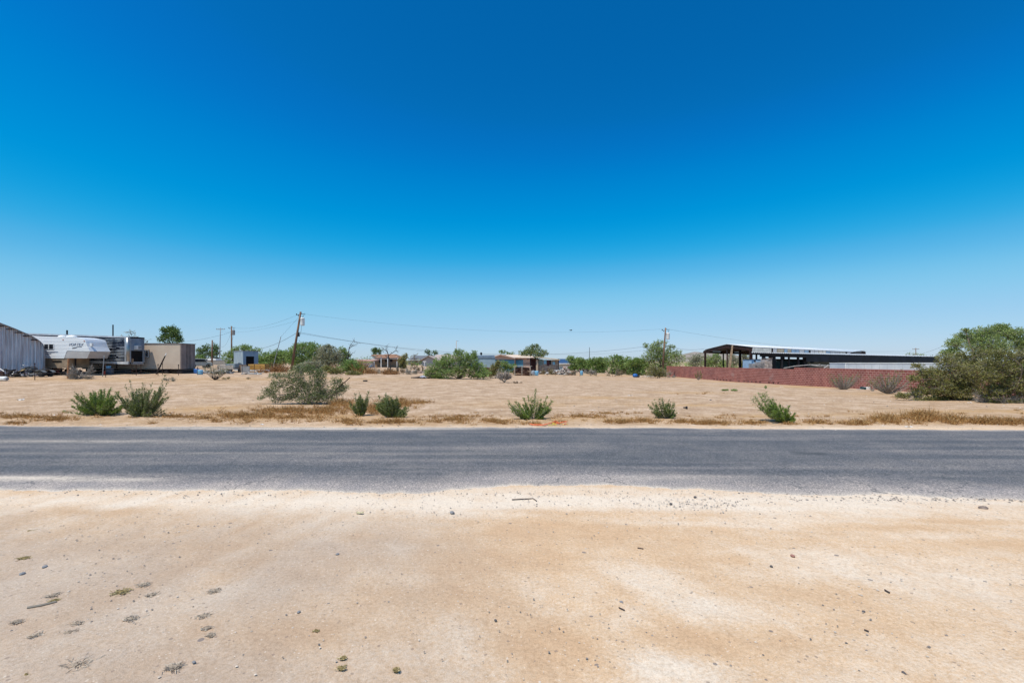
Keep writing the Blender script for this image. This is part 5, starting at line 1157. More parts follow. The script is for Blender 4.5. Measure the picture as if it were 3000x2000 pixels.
M_STUC = mat('pale_stucco', (.42, .41, .42), (.36, .35, .36)); M_PTILE = mat('pinkish_tile', (.44, .36, .32), (.35, .28, .25), 4)
house('small pale gable of the grey far house, left of the larger pinkish roof', 1238, 1276, 138, 1056, 1042.5, M_STUC, M_PTILE, gable_front=True, depth=9, over=.9)
house('larger pinkish roofed far house partly hidden by the central thicket', 1262, 1342, 150, 1053, 1038, M_STUC, M_PTILE, .35, 10)
MB_ = simple('metal_building', 'blue grey metal building with a darker upper band right of the central thicket', 'building', 1410, 1075, [('wall', mat('pale_blue_metal', (.28, .38, .44), (.23, .32, .38), 1, .5), lambda m, K: [m.box(-40*K, 39.5*K, 0, 8, -.2, 33*K)]), ('upper_band', M_BLUEG, lambda m, K: m.box(-41*K, 40*K, -.15, 8.1, 33*K, 41*K)), ('vent', M_DARK, lambda m, K: (m.tube([(-2*K, 2, 41*K), (-2*K, 2, 46*K)], .12, 6), m.ball((-2*K, 2, 46*K), .3, .3, .35, 8, 5)))], Y=112)
# pink house
Yp = 100.0; b = gY(1500, Yp); o = root('pink_house', 'long pink house with teal painted garage front', 'house', b); K = Yp/F; zz = lambda py: Z(o, py, Yp); xx = lambda px: X(o, px, Yp)
M_PINK = mat('pink_stucco', (.52, .36, .29), (.45, .31, .25)); M_TEAL = mat('teal_panel', (.10, .26, .36), (.08, .21, .30), 3)
MB().prism([(xx(1451), -.3), (xx(1510), -.3), (xx(1510), zz(1048)), (xx(1467), zz(1037.5)), (xx(1451), zz(1043))], 0, 7).build('gable_wall', M_PINK, o)
MB().box(xx(1507), xx(1562), 1.2, 8, -.3, zz(1047)).build('side_wing', M_PINK, o)
m = MB(); m.slab((xx(1449), -.6, zz(1042)), (xx(1467), -.6, zz(1036.6)), (xx(1467), 7.5, zz(1036.6)), (xx(1449), 7.5, zz(1042)), .22); m.slab((xx(1467), -.6, zz(1036.6)), (xx(1509), -.6, zz(1047)), (xx(1509), 7.5, zz(1047)), (xx(1467), 7.5, zz(1036.6)), .22)
m.build('gable_roof', mat('pale_pink_roof', (.66, .55, .50), (.54, .43, .38)), o)
m = MB(); m.slab((xx(1490), .6, zz(1045.5)), (xx(1566), .6, zz(1046.5)), (xx(1560), 9, zz(1038)), (xx(1480), 9, zz(1037)), .2); m.build('wing_roof', mat('cream_roof', (.72, .58, .46), (.62, .48, .37)), o)
MB().box(xx(1508), xx(1556), 1.12, 1.199, zz(1050.5), zz(1046.7)).build('fascia_band', mat('plum_band', (.30, .15, .14)), o)
for a, c in ((1450.5, 1507), (1512, 1533)):
    d = MB().box(xx(a), xx(c), -.08 if a < 1500 else 1.1, -.003 if a < 1500 else 1.197, -.2, zz(1053.5)).build('teal_door', M_TEAL, o)
    m = MB(); n = int((c-a)/1.6)
    for i in range(n): x = xx(a)+(i+.5)/n*(xx(c)-xx(a)); y = -.09 if a < 1500 else 1.09; m.box(x-.04, x+.04, y, y+.009, zz(1055), zz(1053.6))
    m.build('trim', M_DARK, d)
MB().box(xx(1507.5), xx(1511.5), 1.0, 1.199, -.2, zz(1052)).build('dark_post', M_DARK, o)
text_mesh('wall_lettering', 'TORRES', .42, M_DARK, o, (xx(1544), 1.19, zz(1065)), ext=.01)
# shack
Yk = 88.0; b = gY(1595, Yk); o = root('shack', 'tumbledown shack with a tan sheet roof and patched walls', 'shack', b); zz = lambda py: Z(o, py, Yk); xx = lambda px: X(o, px, Yk); K = Yk/F
m = MB(); m.slab((xx(1567), -.9, zz(1044.6)), (xx(1640), -.9, zz(1053.5)), (xx(1633), 3.5, zz(1050)), (xx(1566), 3.5, zz(1043)), .12); m.build('roof', mat('tan_sheet_roof', (.50, .40, .27), (.40, .31, .2), 3), o)
m = MB(); m.slab((xx(1545), -1.0, zz(1051)), (xx(1568), -1.0, zz(1044.4)), (xx(1568), 3, zz(1044.4)), (xx(1545), 3, zz(1051)), .12); m.build('dark_roof', M_DARK, o)
m = MB(); m.box(xx(1577), xx(1637), 0, .1, -.2, zz(1054)); m.box(xx(1577), xx(1579), .1, 3, -.2, zz(1050)); m.box(xx(1635), xx(1637), .1, 3, -.2, zz(1054)); m.build('wall', mat('patched_wood', (.36, .30, .26), (.22, .17, .14), 2.2), o)
MB().box(xx(1554), xx(1576.8), .3, 2.8, -.2, zz(1050)).build('dark_interior', mat('dark_maroon', (.06, .02, .02), (.03, .012, .012)), o)
for a, c, t, u_, mt, nm in ((1593, 1601, 1053.7, 1066, M_LBLUE, 'pale_sheet'), (1602, 1609, 1054, 1071, mat('plum_door', (.08, .03, .04)), 'door'), (1609.5, 1614, 1054, 1068, M_DARK, 'doorway'), (1619, 1626, 1059, 1068, M_LBLUE, 'blue_window'), (1615, 1618, 1054, 1069, M_GREY, 'grey_sheet'), (1578, 1590, 1052, 1069, mat('greenish_sheet', (.18, .25, .25), (.13, .19, .19)), 'green_sheet')):
    MB().box(xx(a), xx(c), -.05, -.004, max(-.1, zz(u_)), zz(t)).build(nm, mt, o)
for a in (1553.5, 1635.5): MB().box(xx(a)-.07, xx(a)+.07, -.8, -.66, -.2, zz(1051)).build('post', M_DARK, o)
MB().box(xx(1570), xx(1576), -.5, -.4, .0, zz(1054)).build('pale_board', mat('pale_board', (.48, .38, .28)), o)
MB().box(xx(1554)-.05, xx(1554)+.1, .6, .75, zz(1045), zz(1041)).build('chimney', M_DARK, o)
o, K = house('house with a dark blue solar panelled roof behind the shack', 1640, 1676, 128, 1064, 1051, M_WHITE, mat('solar_blue_roof', (.05, .09, .17), (.035, .065, .13), 4, .35), .62, 8, over=1.6)
house('tiny white gabled house deep in the trees right of the solar roof', 1698, 1710, 135, 1062, 1056, M_WHITE, mat('tan_roof', (.40, .32, .25)), gable_front=True, depth=8, over=.5)
# firewood stack under a plank
o = simple('firewood_stack', 'stack of dark firewood between posts in front of the pink house', 'firewood', 1531, 1100, [('shelf', mat('pale_plank', (.46, .38, .31)), lambda m, K: m.box(-24*K, 28*K, -.3, .6, 27*K, 28.2*K)), ('post', mat('pale_plank', (.46, .38, .31)), lambda m, K: (m.box(-24*K, -22*K, -.3, -.1, 0, 27*K), m.box(-3*K, -1*K, -.3, -.1, 0, 27*K), m.box(21*K, 23*K, -.3, -.1, 0, 27*K)))])
K = o.location.y/F; m = MB()
for k in range(90): x = rr.uniform(-21, 20)*K; z = rr.uniform(1, 24)*K; m.tube([(x-rr.uniform(.2, .5), rr.uniform(-.2, .1), z), (x+rr.uniform(.2, .5), rr.uniform(-.2, .3), z+rr.uniform(-.08, .08))], rr.uniform(.05, .11), 6)
m.build('logs', mat('dark_log', (.13, .065, .045), (.05, .028, .022), 5), o)
o = simple('firewood_stack', 'small heap of dark logs at the right edge of the central thicket', 'firewood', 1436, 1100, [('post', mat('pale_plank', (.46, .38, .31)), lambda m, K: m.box(0, 1.5*K, -.2, 0, 0, 26*K))], Y=70)
m = MB()
for k in range(40): x = rr.uniform(-.9, .3); z = rr.uniform(.05, 1.1); m.tube([(x-.3, rr.uniform(-.2, .2), z), (x+.3, rr.uniform(-.2, .2), z)], rr.uniform(.05, .1), 6)
m.build('logs', mat('dark_log', (.13, .065, .045)), o)
# debris heaps in the centre yard
def heap(label, px, py, wpx, hpx, mats, n, seed, name='debris_heap', cat='debris heap', big=1.0, Y=None):
    b = gp(px, py) if Y is None else gY(px, Y); o = root(name, label, cat, b, 0, 'debris heaps in the yards'); K = b[1]/F; R = random.Random(seed); ms = [MB() for _ in mats]
    for k in range(n):
        x = R.uniform(-1, 1)*wpx*K; hmax = hpx*K*(1-(abs(x)/(wpx*K))**2*.8); z = R.uniform(0, 1)*hmax; y = R.uniform(-.5, .5); s_ = R.uniform(.06, .22)*big; m = ms[R.randrange(len(ms))]; c = R.random()
        if c < .45: m.box(x-s_, x+s_, y-s_, y+s_*.7, max(0, z-s_*.4), max(.03, z+s_*.35), R.uniform(0, 3), R.uniform(-.7, .7))
        elif c < .7: m.ball((x, y, max(s_*.5, z)), s_, s_, s_*.7, 7, 5, .25)
        else: m.tube([(x, y, max(.03, z)), (x+R.uniform(-.7, .7), y, max(.03, z+R.uniform(-.3, .3)))], R.uniform(.02, .05), 5)
    for i, (m, mt) in enumerate(zip(ms, mats)):
        if m.v: m.build(mt.name, mt, o)
    return o
M_PALEJ = mat('pale_debris', (.52, .48, .44), (.36, .33, .30), 3); M_PINKJ = mat('pinkish_debris', (.48, .35, .29), (.34, .24, .20), 3)
heap('pale sacks and rags heaped in front of the shack', 1625, 1082, 26, 13, [M_PALEJ, M_PINKJ, M_WHITE], 90, 1, Y=80)
heap('large dome shaped heap covered with pale cloth right of the shack', 1655, 1090, 16, 24, [M_PALEJ, M_PINKJ], 120, 2, big=1.5, Y=78)
heap('low strip of dark and pale rubbish along the yard right of the drums', 1610, 1096, 40, 9, [M_DARK, M_PALEJ, M_PINKJ], 110, 3)
heap('rubbish with pale planks at the middle of the debris strewn yard', 1710, 1092, 36, 12, [M_DARK, M_PALEJ, M_PINKJ, M_RUSTST], 130, 4)
heap('pale and orange rubble strip left of the bright blue bag', 1820, 1094, 48, 8, [M_PALEJ, M_PINKJ, M_CARPET], 150, 5)
heap('scattered pale rubble at the foot of the darker round bush', 1895, 1104, 26, 3, [M_PALEJ, M_WHITE], 40, 6, big=.7)
heap('pinkish blocks scattered left of the central thicket', 1215, 1092, 30, 6, [M_PINKJ, M_PALEJ], 50, 7)
heap('grey gravel and rubble heap in front of the lumber stack', 735, 1096, 26, 3, [M_GREY, M_PALEJ], 110, 8, big=.55)
heap('dark clutter under the small bare tree branches by the left fence', 650, 1094, 30, 9, [M_DARK, M_GREY, M_PALEJ], 80, 9)
heap('pale clutter near the blue drums at the tan building corner', 600, 1093, 12, 6, [M_PALEJ, M_GREY, M_RUSTST], 50, 10)
b = gp(1861, 1105); o = root('blue_bag', 'bright blue bag of rubbish lying on the lot edge', 'bag', b); K = b[1]/F
MB().ball((0, 0, 5*K), 8*K, .35, 5.5*K, 12, 7, .12).build('bag_body', M_BLUE, o, True); MB().ball((9*K, .1, 3*K), 5*K, .3, 3.4*K, 9, 6, .2).build('dark_bundle', M_DARK, o)
b = gp(1704, 1099); o = root('blue_grey_barrel', 'small grey blue barrel among the rubbish at centre right', 'barrel', b)
lathe(MB(), [(.22, 0), (.25, .1), (.25, .6), (.22, .75)], n=12).build('barrel_body', M_LBLUE, o, True)

# ------------------------------------------------------------------ red block wall
wx0, wy0 = 32.7, 41.9; wdx = -.077
def wall_pt(Y): return (wx0+wdx*(Y-wy0), Y)
Ya_, Yb_ = 18.5, 86.0; Lw_ = math.hypot(Yb_-Ya_, wdx*(Yb_-Ya_)); ang = math.atan2(Yb_-Ya_, wdx*(Yb_-Ya_))
wm, nt, P = newmat('red_slump_block'); P.inputs['Roughness'].default_value = .9
tc = nt.nodes.new('ShaderNodeTexCoord'); sp = nt.nodes.new('ShaderNodeSeparateXYZ'); cb = nt.nodes.new('ShaderNodeCombineXYZ'); nt.links.new(tc.outputs['Object'], sp.inputs[0])
nt.links.new(sp.outputs[0], cb.inputs[0]); nt.links.new(sp.outputs[2], cb.inputs[1])
br = nt.nodes.new('ShaderNodeTexBrick'); br.inputs['Scale'].default_value = 1; br.inputs['Brick Width'].default_value = .40; br.inputs['Row Height'].default_value = .2; br.inputs['Mortar Size'].default_value = .013; br.inputs['Mortar Smooth'].default_value = .1
br.inputs['Color1'].default_value = (.24, .065, .052, 1); br.inputs['Color2'].default_value = (.34, .12, .095, 1); br.inputs['Mortar'].default_value = (.62, .42, .35, 1); br.inputs['Bias'].default_value = -.1
nt.links.new(cb.outputs[0], br.inputs['Vector'])
nz = noise(nt, tc.outputs['Object'], .8, 5); rz_ = ramp(nt, [(.35, (.82, .80, .82)), (.62, (1.12, 1.1, 1.1))]); nt.links.new(nz.outputs[0], rz_.inputs[0])
cc_ = mixc(nt, 1.0, br.outputs['Color'], rz_.outputs[0], 'MULTIPLY')
nz2 = noise(nt, tc.outputs['Object'], .5, 3); rz2 = ramp(nt, [(.64, (0, 0, 0)), (.72, (1, 1, 1))]); nt.links.new(nz2.outputs[0], rz2.inputs[0])
cc_ = mixc(nt, mth(nt, 'MULTIPLY', rz2.outputs[0], .35), cc_, (.42, .33, .30))
nt.links.new(cc_, P.inputs['Base Color'])
bb = nt.nodes.new('ShaderNodeBump'); bb.inputs['Strength'].default_value = .6; bb.inputs['Distance'].default_value = .01; bb.invert = True; nt.links.new(br.outputs['Fac'], bb.inputs['Height']); nt.links.new(bb.outputs[0], P.inputs['Normal'])
xw, yw = wall_pt(Ya_); zbase = tz(*wall_pt(42))
o = root('block_wall', 'long red concrete block wall with a single step down in its top', 'wall', (xw, yw, zbase), ang)
# local x runs along the wall away from the road
def wk(px):                                   # distance along the wall of the point seen at column px
    k = (px-CX)/F; Y = (wx0-wdx*wy0)/(k-wdx); return (Y-Ya_)/math.sin(ang)
ks = wk(2329)
tH = [(0, 1.83), (ks, 1.83), (ks, 1.63), (Lw_, 1.63)]
mb = MB(); mb.box(0, ks, -.1, .1, -.6, 1.8); mb.build('wall', wm, o); mb = MB(); mb.box(ks, Lw_, -.1, .1, -.6, 1.6); mb.build('lower_wall', wm, o)
mb = MB(); mb.box(0, ks+.01, -.105, .105, 1.8, 1.86); mb.build('cap_course', mat('red_cap', (.45, .19, .15), (.35, .12, .10), 4), o); mb = MB(); mb.box(ks+.015, Lw_, -.105, .105, 1.6, 1.66); mb.build('cap_course', mat('red_cap', (.45, .19, .15)), o)
for px in (2094, 2103, 2112, 2122, 2131, 2141, 2167, 2182, 2194, 2205, 2217, 2229, 2255, 2268, 2282, 2530, 2548, 2553.5, 2572, 2577.5, 2597, 2602):
    k = wk(px); x, y = wall_pt(Ya_+k*math.sin(ang)); zg = tz(x, y)-zbase
    w = .11
    MB().box(k-w, k+w, .1, .112, zg+.10, zg+.25).build('drain_opening', M_BLACK, o)
b = gp(2531, 1141); o = root('white_box', 'small white and dark box lying at the foot of the red wall', 'box', b, .2); K = b[1]/F
MB().box(0, 14*K, -.25, .25, 0, 8*K).build('white_side', M_WHITE, o, bevel=.02); MB().box(-6*K, -.003, -.22, .22, 0, 8*K).build('dark_side', mat('dark_teal', (.03, .08, .09), (.02, .05, .06)), o)
MB().box(-20*K, -7*K, -.2, .2, 0, .06).build('flap', M_PALEJ, o)

# ------------------------------------------------------------------ steel shelter behind the wall
Lq = lambda o, p: (p[0]-o.location.x, p[1]-o.location.y, p[2]-o.location.z)
def gzat(p): return tz(p[0], p[1])
b = gY(2129, 74); o = root('steel_shelter', 'tall open steel shelter with a white gabled roof behind the red wall', 'shelter', b)
near0, ridge0, far0 = WP(2205, 1016.5, 68), WP(2129, 1009.5, 73), WP(2062, 1025, 82)
near1, ridge1 = WP(2497, 1031, 82), WP(2534, 1027.5, 90)
dv = (Vector(far0)-Vector(ridge0)); far1 = tuple(Vector(ridge1)+dv)
U = lambda p, dz=0: (lambda q_: (q_[0], q_[1], q_[2]+dz))(Lq(o, p))
m = MB(); m.sheet(U(near0, .02), U(near1, .02), U(ridge1, .10), U(ridge0, .10), 70, .05); m.sheet(U(ridge0, .10), U(ridge1, .10), U(far1, .04), U(far0, .04), 70, .05)
m.build('roof_sheet', mat('bright_roof_metal', (.78, .78, .77), (.66, .66, .66), 1.5, .4, .1), o)
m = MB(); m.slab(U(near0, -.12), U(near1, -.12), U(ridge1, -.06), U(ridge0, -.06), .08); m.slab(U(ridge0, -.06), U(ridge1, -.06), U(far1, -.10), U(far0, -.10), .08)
m.build('underside_shade', M_DARK, o)  # near-black layer added under the sheet so its shaded underside reads dark
m = MB()
def beam(a, c, t=.13, h=.35):
    a, c = Vector(U(a, -.21)), Vector(U(c, -.21)); d = (c-a); n = Vector((d.y, -d.x, 0)).normalized()*t
    m.slab(a-n, c-n, c+n, a+n, h)
beam(near0, ridge0); beam(ridge0, far0); beam(near1, ridge1, .13, .45); beam(far0, far1); beam(near0, near1, .08, .25)
for t in (.12, .25, .4, .55, .7, .85):
    a = Vector(near0).lerp(Vector(near1), t); c = Vector(ridge0).lerp(Vector(ridge1), t); e = Vector(far0).lerp(Vector(far1), t); beam(a, c, .1, .3); beam(c, e, .1, .3)
m.build('rafters', M_RUSTST, o)
def spost(parent, p, r=.13, m_=M_RUSTST, z1=None, nm='post', wide=None):
    q_ = Lq(parent, p); g_ = gzat(p)-parent.location.z; w = wide or r
    MB().box(q_[0]-w, q_[0]+w, q_[1]-r, q_[1]+r, g_-.2, (q_[2] if z1 is None else z1)).build(nm, m_, parent)
spost(o, WP(2066, 1026, 81), .14); spost(o, WP(2119, 1033, 84), .09, M_DARK); spost(o, WP(2130.5, 1014, 73.3), .09, mat('rust_pipe', (.13, .08, .07), (.07, .045, .04)))
spost(o, WP(2168, 1021, 77), .16, M_DARK); spost(o, WP(2200, 1018, 68.3), .17, M_RUSTST); spost(o, WP(2530, 1030, 89), .2, M_RUSTST, wide=.26)
q0, q1 = Lq(o, WP(2111, 1030, 84)), Lq(o, WP(2160, 1026, 84)); MB().slab((q0[0], q0[1]-.1, q0[2]), (q1[0], q1[1]-.1, q1[2]+.2), (q1[0], q1[1]+.1, q1[2]+.2), (q0[0], q0[1]+.1, q0[2]), .45).build('cross_beam', M_DARK, o)
# hanging wall sheets, each a separate part
sheets = [(2203, 2233, 'W'), (2233.5, 2260, 'W'), (2265, 2276, 'G'), (2277, 2297, 'T'), (2298, 2307, 'B'), (2307.5, 2318, 'T'), (2319, 2331, 'B'), (2332, 2341, 'B'), (2342, 2356, 'G'), (2357, 2369, 'B'), (2375, 2386, 'G'), (2387, 2397, 'G'), (2398, 2408, 'W'), (2409, 2419, 'W'), (2420, 2432, 'B'), (2433, 2446, 'G'), (2447, 2460, 'G'), (2461, 2477, 'W'), (2482, 2494, 'G')]
SM = {'W': mat('sheet_pale', (.50, .48, .45), (.38, .37, .35), 2, .6), 'G': mat('sheet_grey', (.42, .42, .44), (.32, .32, .34), 2, .6), 'T': mat('sheet_tan', (.33, .28, .22), (.26, .22, .17), 2, .7), 'B': mat('sheet_blue_grey', (.22, .31, .42), (.17, .24, .33), 2, .6)}
def hang(px, y0): t = (px-2205)/(2497-2205); Y = 68/(1-t*(1-68/82)); p = WP(px, y0, Y-.35); return Lq(o, p)
for a, c, k_ in sheets:
    ty0, ty1 = 1018+(a-2205)*.048, 1018+(c-2205)*.048; bt0 = 1033+(a-2205)*.014+rr.uniform(-.6, .6); bt1 = 1033+(c-2205)*.014
    sk = 4 if a < 2210 else (-5 if a > 2480 else 0)
    mb = MB(); mb.sheet(hang(a+(0 if a > 2210 else 0)-0, bt0), hang(c+(sk if a > 2480 else 0), bt1), hang(c, ty1), hang(a+(2 if a < 2210 else 0), ty0), max(3, int((c-a)/2.2)), .03)
    mb.build('wall_sheet', SM[k_], o)
b_ = gp(2140, 1112); pb = WP(2136.5, 1080, 71.5); pt = WP(2146, 1011, 71.5)
o2 = root('leaning_board', 'long broken pale board leaning inside the left bay of the steel shelter', 'board', (pb[0], pb[1], tz(pb[0], pb[1])))
q0, q1 = Lq(o2, WP(2138, 1078, 71.5)), Lq(o2, pt); m = MB(); m.slab((q0[0]-.22, 0, 0), (q0[0]+.3, 0, 0), (q1[0]+.16, .05, q1[2]), (q1[0]-.14, .05, q1[2]), .04)
m = MB(); n_ = 12
for i in range(n_+1):
    t = i/n_; x = q0[0]-.3+(q1[0]-q0[0]+.3)*t; w = .09+.08*math.sin(t*2.6)+rr.uniform(-.03, .03); m.v += [(x-w, 0, t*q1[2]), (x+w, 0, t*q1[2]), (x+w, .05, t*q1[2]), (x-w, .05, t*q1[2])]
for i in range(n_):
    for j in range(4): m.f.append((i*4+j, i*4+(j+1) % 4, i*4+4+(j+1) % 4, i*4+4+j))
m.build('board', mat('pale_broken_wood', (.50, .36, .24), (.34, .23, .15), 3), o2)
# lean-to with the dark fascia
b = gY(2350, 66); o = root('lean_to', 'long low dark lean-to with a white corrugated roof edge in front of the steel shelter', 'shelter', b)
A0, A1 = WP(2190, 1033.5, 64), WP(2752, 1046, 75); A0 = WP(2200, 1034, 64)
back = Vector((5.0, 9, .25)); B0, B1 = tuple(Vector(A0)+back), tuple(Vector(A1)+back)
m = MB(); m.sheet(U(A0, .08), U(A1, .08), U(B1, .10), U(B0, .10), 110, .05); m.build('roof_sheet', mat('bright_roof_metal', (.78, .78, .77)), o)
m = MB(); m.slab(U(A0, .0), U(A1, .0), U(B1, .0), U(B0, .0), .12); m.build('underside_shade', M_DARK, o)  # same added dark layer, painting the shade below this roof sheet
F0, F1 = WP(2362, 1040, 66.9), WP(2752, 1046.2, 74.9); m = MB(); q0, q1 = U(F0, -.02), U(F1, -.02)
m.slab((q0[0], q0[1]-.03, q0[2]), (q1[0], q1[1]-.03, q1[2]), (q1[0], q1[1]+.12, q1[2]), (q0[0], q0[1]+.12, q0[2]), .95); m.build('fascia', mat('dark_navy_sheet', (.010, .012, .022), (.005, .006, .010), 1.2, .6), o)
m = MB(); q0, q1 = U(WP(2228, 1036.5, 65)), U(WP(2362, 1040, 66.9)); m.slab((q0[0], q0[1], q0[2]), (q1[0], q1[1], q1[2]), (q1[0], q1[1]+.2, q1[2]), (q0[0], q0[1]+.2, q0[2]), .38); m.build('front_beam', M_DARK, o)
for px, Y, py, r in ((2216, 72, 1036, .1), (2236, 65.3, 1040, .15), (2262, 66.2, 1040, .34), (2290, 66, 1043, .12), (2296, 73, 1043, .1), (2311, 66.6, 1043, .1), (2338, 67, 1043, .13), (2357, 67.4, 1043, .18), (2240, 74, 1036, .1), (2400, 74, 1044, .15), (2500, 75, 1046, .15), (2620, 73.5, 1048, .15), (2725, 75.3, 1048, .15)):
    spost(o, WP(px, py, Y), r, M_DARK)
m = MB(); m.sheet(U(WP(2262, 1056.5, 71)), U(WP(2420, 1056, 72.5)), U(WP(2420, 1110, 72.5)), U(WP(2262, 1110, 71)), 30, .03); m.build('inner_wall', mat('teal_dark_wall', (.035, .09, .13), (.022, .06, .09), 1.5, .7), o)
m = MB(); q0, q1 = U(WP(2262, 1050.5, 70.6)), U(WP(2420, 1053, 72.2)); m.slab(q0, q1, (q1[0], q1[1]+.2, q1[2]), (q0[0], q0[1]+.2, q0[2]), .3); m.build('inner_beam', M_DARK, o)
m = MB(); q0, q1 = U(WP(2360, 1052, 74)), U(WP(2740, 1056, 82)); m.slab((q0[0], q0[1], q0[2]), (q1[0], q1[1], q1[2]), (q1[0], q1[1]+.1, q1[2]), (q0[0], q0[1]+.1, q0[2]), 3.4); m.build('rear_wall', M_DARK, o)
# torn grey shade cloth hung inside, irregular upper edge
ed = [(2366, 1078), (2366, 1060), (2368, 1054), (2374, 1062), (2377, 1064), (2382, 1063), (2390, 1058), (2400, 1057), (2414, 1056), (2420, 1058), (2423, 1055), (2428, 1059), (2436, 1064), (2443, 1067), (2452, 1061), (2462, 1059), (2474, 1058.5), (2482, 1057), (2490, 1056.5), (2500, 1059), (2504, 1062), (2510, 1056), (2530, 1054), (2560, 1054), (2594, 1053.5), (2600, 1058), (2604, 1060), (2612, 1056.5), (2620, 1057.5), (2624, 1062)]
m = MB()
for (a, ya), (c, yc) in zip(ed[:-1], ed[1:]):
    if c-a < .5: continue
    Y0, Y1 = 69+(a-2366)*.022, 69+(c-2366)*.022
    m.quad(U(WP(a, 1100, Y0)), U(WP(c, 1100, Y1)), U(WP(c, yc, Y1)), U(WP(a, ya, Y0)))
c_ = m.build('shade_cloth', mat('torn_grey_green_cloth', (.12, .145, .15), (.08, .10, .105), .9, .9), o); sm = c_.modifiers.new('s', 'SOLIDIFY'); sm.thickness = .02
# pale blue tank, pallets of blocks, white container, bent poles
b = gY(2212, 64.5); o = root('pale_tank', 'pale blue square container behind the stacked pallets of blocks', 'container', b)
MB().box(X(o, 2197, 64.5), X(o, 2240, 64.5), 0, 2.0, -.1, Z(o, 1053, 64.5)).build('body', mat('pale_sky_blue', (.42, .58, .74), (.36, .50, .65), 1.5, .5), o); MB().box(X(o, 2196, 64.5), X(o, 2241, 64.5), -.06, 2.06, Z(o, 1053, 64.5), Z(o, 1051.8, 64.5)).build('lid', M_DARK, o)
lathe(MB(), [(.13, -.02), (.13, 0)], (X(o, 2211.5, 64.5), -.005, Z(o, 1057.5, 64.5)), 14, 'y').build('port', M_DARK, o)
PM = [mat('grey_block', (.40, .35, .32), (.28, .25, .24), 3), mat('pinkish_block', (.56, .46, .41), (.42, .34, .30), 3)]
for (a, c, top, mt, lab) in ((2204, 2221, 1066, PM[0], 'lowest and leftmost pallet of grey blocks behind the red wall'), (2221.5, 2239, 1060, PM[0], 'middle pallet of grey blocks behind the red wall'), (2239.5, 2262, 1054.5, PM[1], 'tallest pallet of pinkish flagstones behind the red wall')):
    Yq = 63.0; b = gY((a+c)/2, Yq); o = root('stone_pallet', lab, 'pallet', b, group='pallets of stone behind the red wall'); zt_ = Z(o, top, Yq); x0, x1 = X(o, a, Yq), X(o, c, Yq); z = .14
    MB().box(x0, x1, -.05, 1.0, 0, .12).build('pallet', M_WOOD, o); m = MB()
    while z < zt_:
        h_ = .13
        nx = 4
        for i in range(nx):
            xa_ = x0+(x1-x0)*i/nx; xb_ = x0+(x1-x0)*(i+1)/nx; m.box(xa_+.012, xb_-.012, rr.uniform(-.06, .05), 1.0, z, z+h_-.02)
        z += h_
    m.build('blocks', mt, o)
    if top < 1060: 
        m = MB()
        for i in range(8): m.box(x0+rr.uniform(-.05, (x1-x0)*.6), x0+rr.uniform((x1-x0)*.6, (x1-x0)+.06), -.1, .9, z+i*.02, z+i*.02+.018, rr.uniform(-.06, .06))
        m.build('loose_slabs', mt, o)
b = gY(2600, 50); o = root('white_container', 'long low white container whose top shows above the right half of the red wall', 'container', b)
x0, x1 = X(o, 2475.5, 50), X(o, 2790, 50); z1 = Z(o, 1062.5, 50)
MB().box(x0, x1, 0, 2.4, 0, z1-.08).build('body', mat('white_container_side', (.66, .68, .70), (.54, .57, .61), .7, .5), o); MB().box(x0-.03, x1+.03, -.04, 2.44, z1-.08, z1).build('top_rail', M_WHITE, o)
m = MB()
for i in range(14): x = x0+(x1-x0)*(i+.5)/14; m.box(x-.012, x+.012, -.012, -.002, .2, z1-.15)
m.build('seam', mat('seam_grey', (.45, .47, .5)), o); MB().box(x0+.0, x0+.1, -.02, 0-.002, .0, z1-.1).build('corner_post', M_WHITE, o)
b = gY(2420, 60); o = root('bent_poles', 'tangle of long pale bent poles lying above the wall by the white container', 'poles', b)
for pts in ([(2296, 1078), (2330, 1072), (2372, 1068.5), (2430, 1070), (2470, 1073)], [(2372, 1068), (2400, 1073), (2430, 1074), (2460, 1070), (2478, 1072), (2500, 1081)], [(2400, 1067), (2412, 1073), (2432, 1080)], [(2412, 1080), (2425, 1070), (2440, 1080)], [(2430, 1074), (2450, 1069), (2475, 1070), (2497, 1080)]):
    MB().tube([Lq(o, WP(a, c, 57+i*.3)) for i, (a, c) in enumerate(pts)], .055, 6).build('bent_pole', mat('pale_pipe', (.46, .43, .40), (.34, .31, .29)), o)
MB().tube([(0, .5, -.2), Lq(o, WP(2421, 1069, 57.4))], .05, 6).build('stand', M_DARK, o)

# ------------------------------------------------------------------ far ground cover, hill, bird
rng = np.random.default_rng(200)
n = 2600; Yf = rng.uniform(140, 420, n); xf = rng.uniform(-1.3, 1.3, n)*Yf; zf = terr(xf, Yf)
hgt = rng.uniform(1.0, 3.4, n); Pn = []; k = 26
C = np.repeat(np.stack([xf, Yf, zf], -1), k, 0); off = unit(n*k, rng)*rng.random((n*k, 1))**.5; off[:, 2] = np.abs(off[:, 2]); hh = np.repeat(hgt, k)
Pn = C + off*np.stack([hh*1.5, hh, hh], -1)
V, Fq_ = leaf_quads(Pn, .62, rng); tag(mesh_np('far_scrub', V, Fq_, MESQ, None, v=np.repeat(np.clip(np.repeat(rng.uniform(-.2, .35, n), k)+rng.uniform(0, .7, n*k), 0, 1), 4)), kind='stuff')
hx = np.linspace(-1, 1, 60); hv = []; hf = []
hc = WP(2075, 1057, 1100)
for i, t in enumerate(hx):
    for j, w in enumerate(np.linspace(-1, 1, 9)):
        hh_ = 26*max(0, (1-abs(t)**1.6))*(1-w*w)*(.75+.5*float(fbm(np.array(t*3+5), np.array(w*2+3), 4, 90)))
        hv.append((hc[0]+t*130, hc[1]+w*90, -1.5+hh_))
for i in range(59):
    for j in range(8): hf.append((i*9+j, (i+1)*9+j, (i+1)*9+j+1, i*9+j+1))
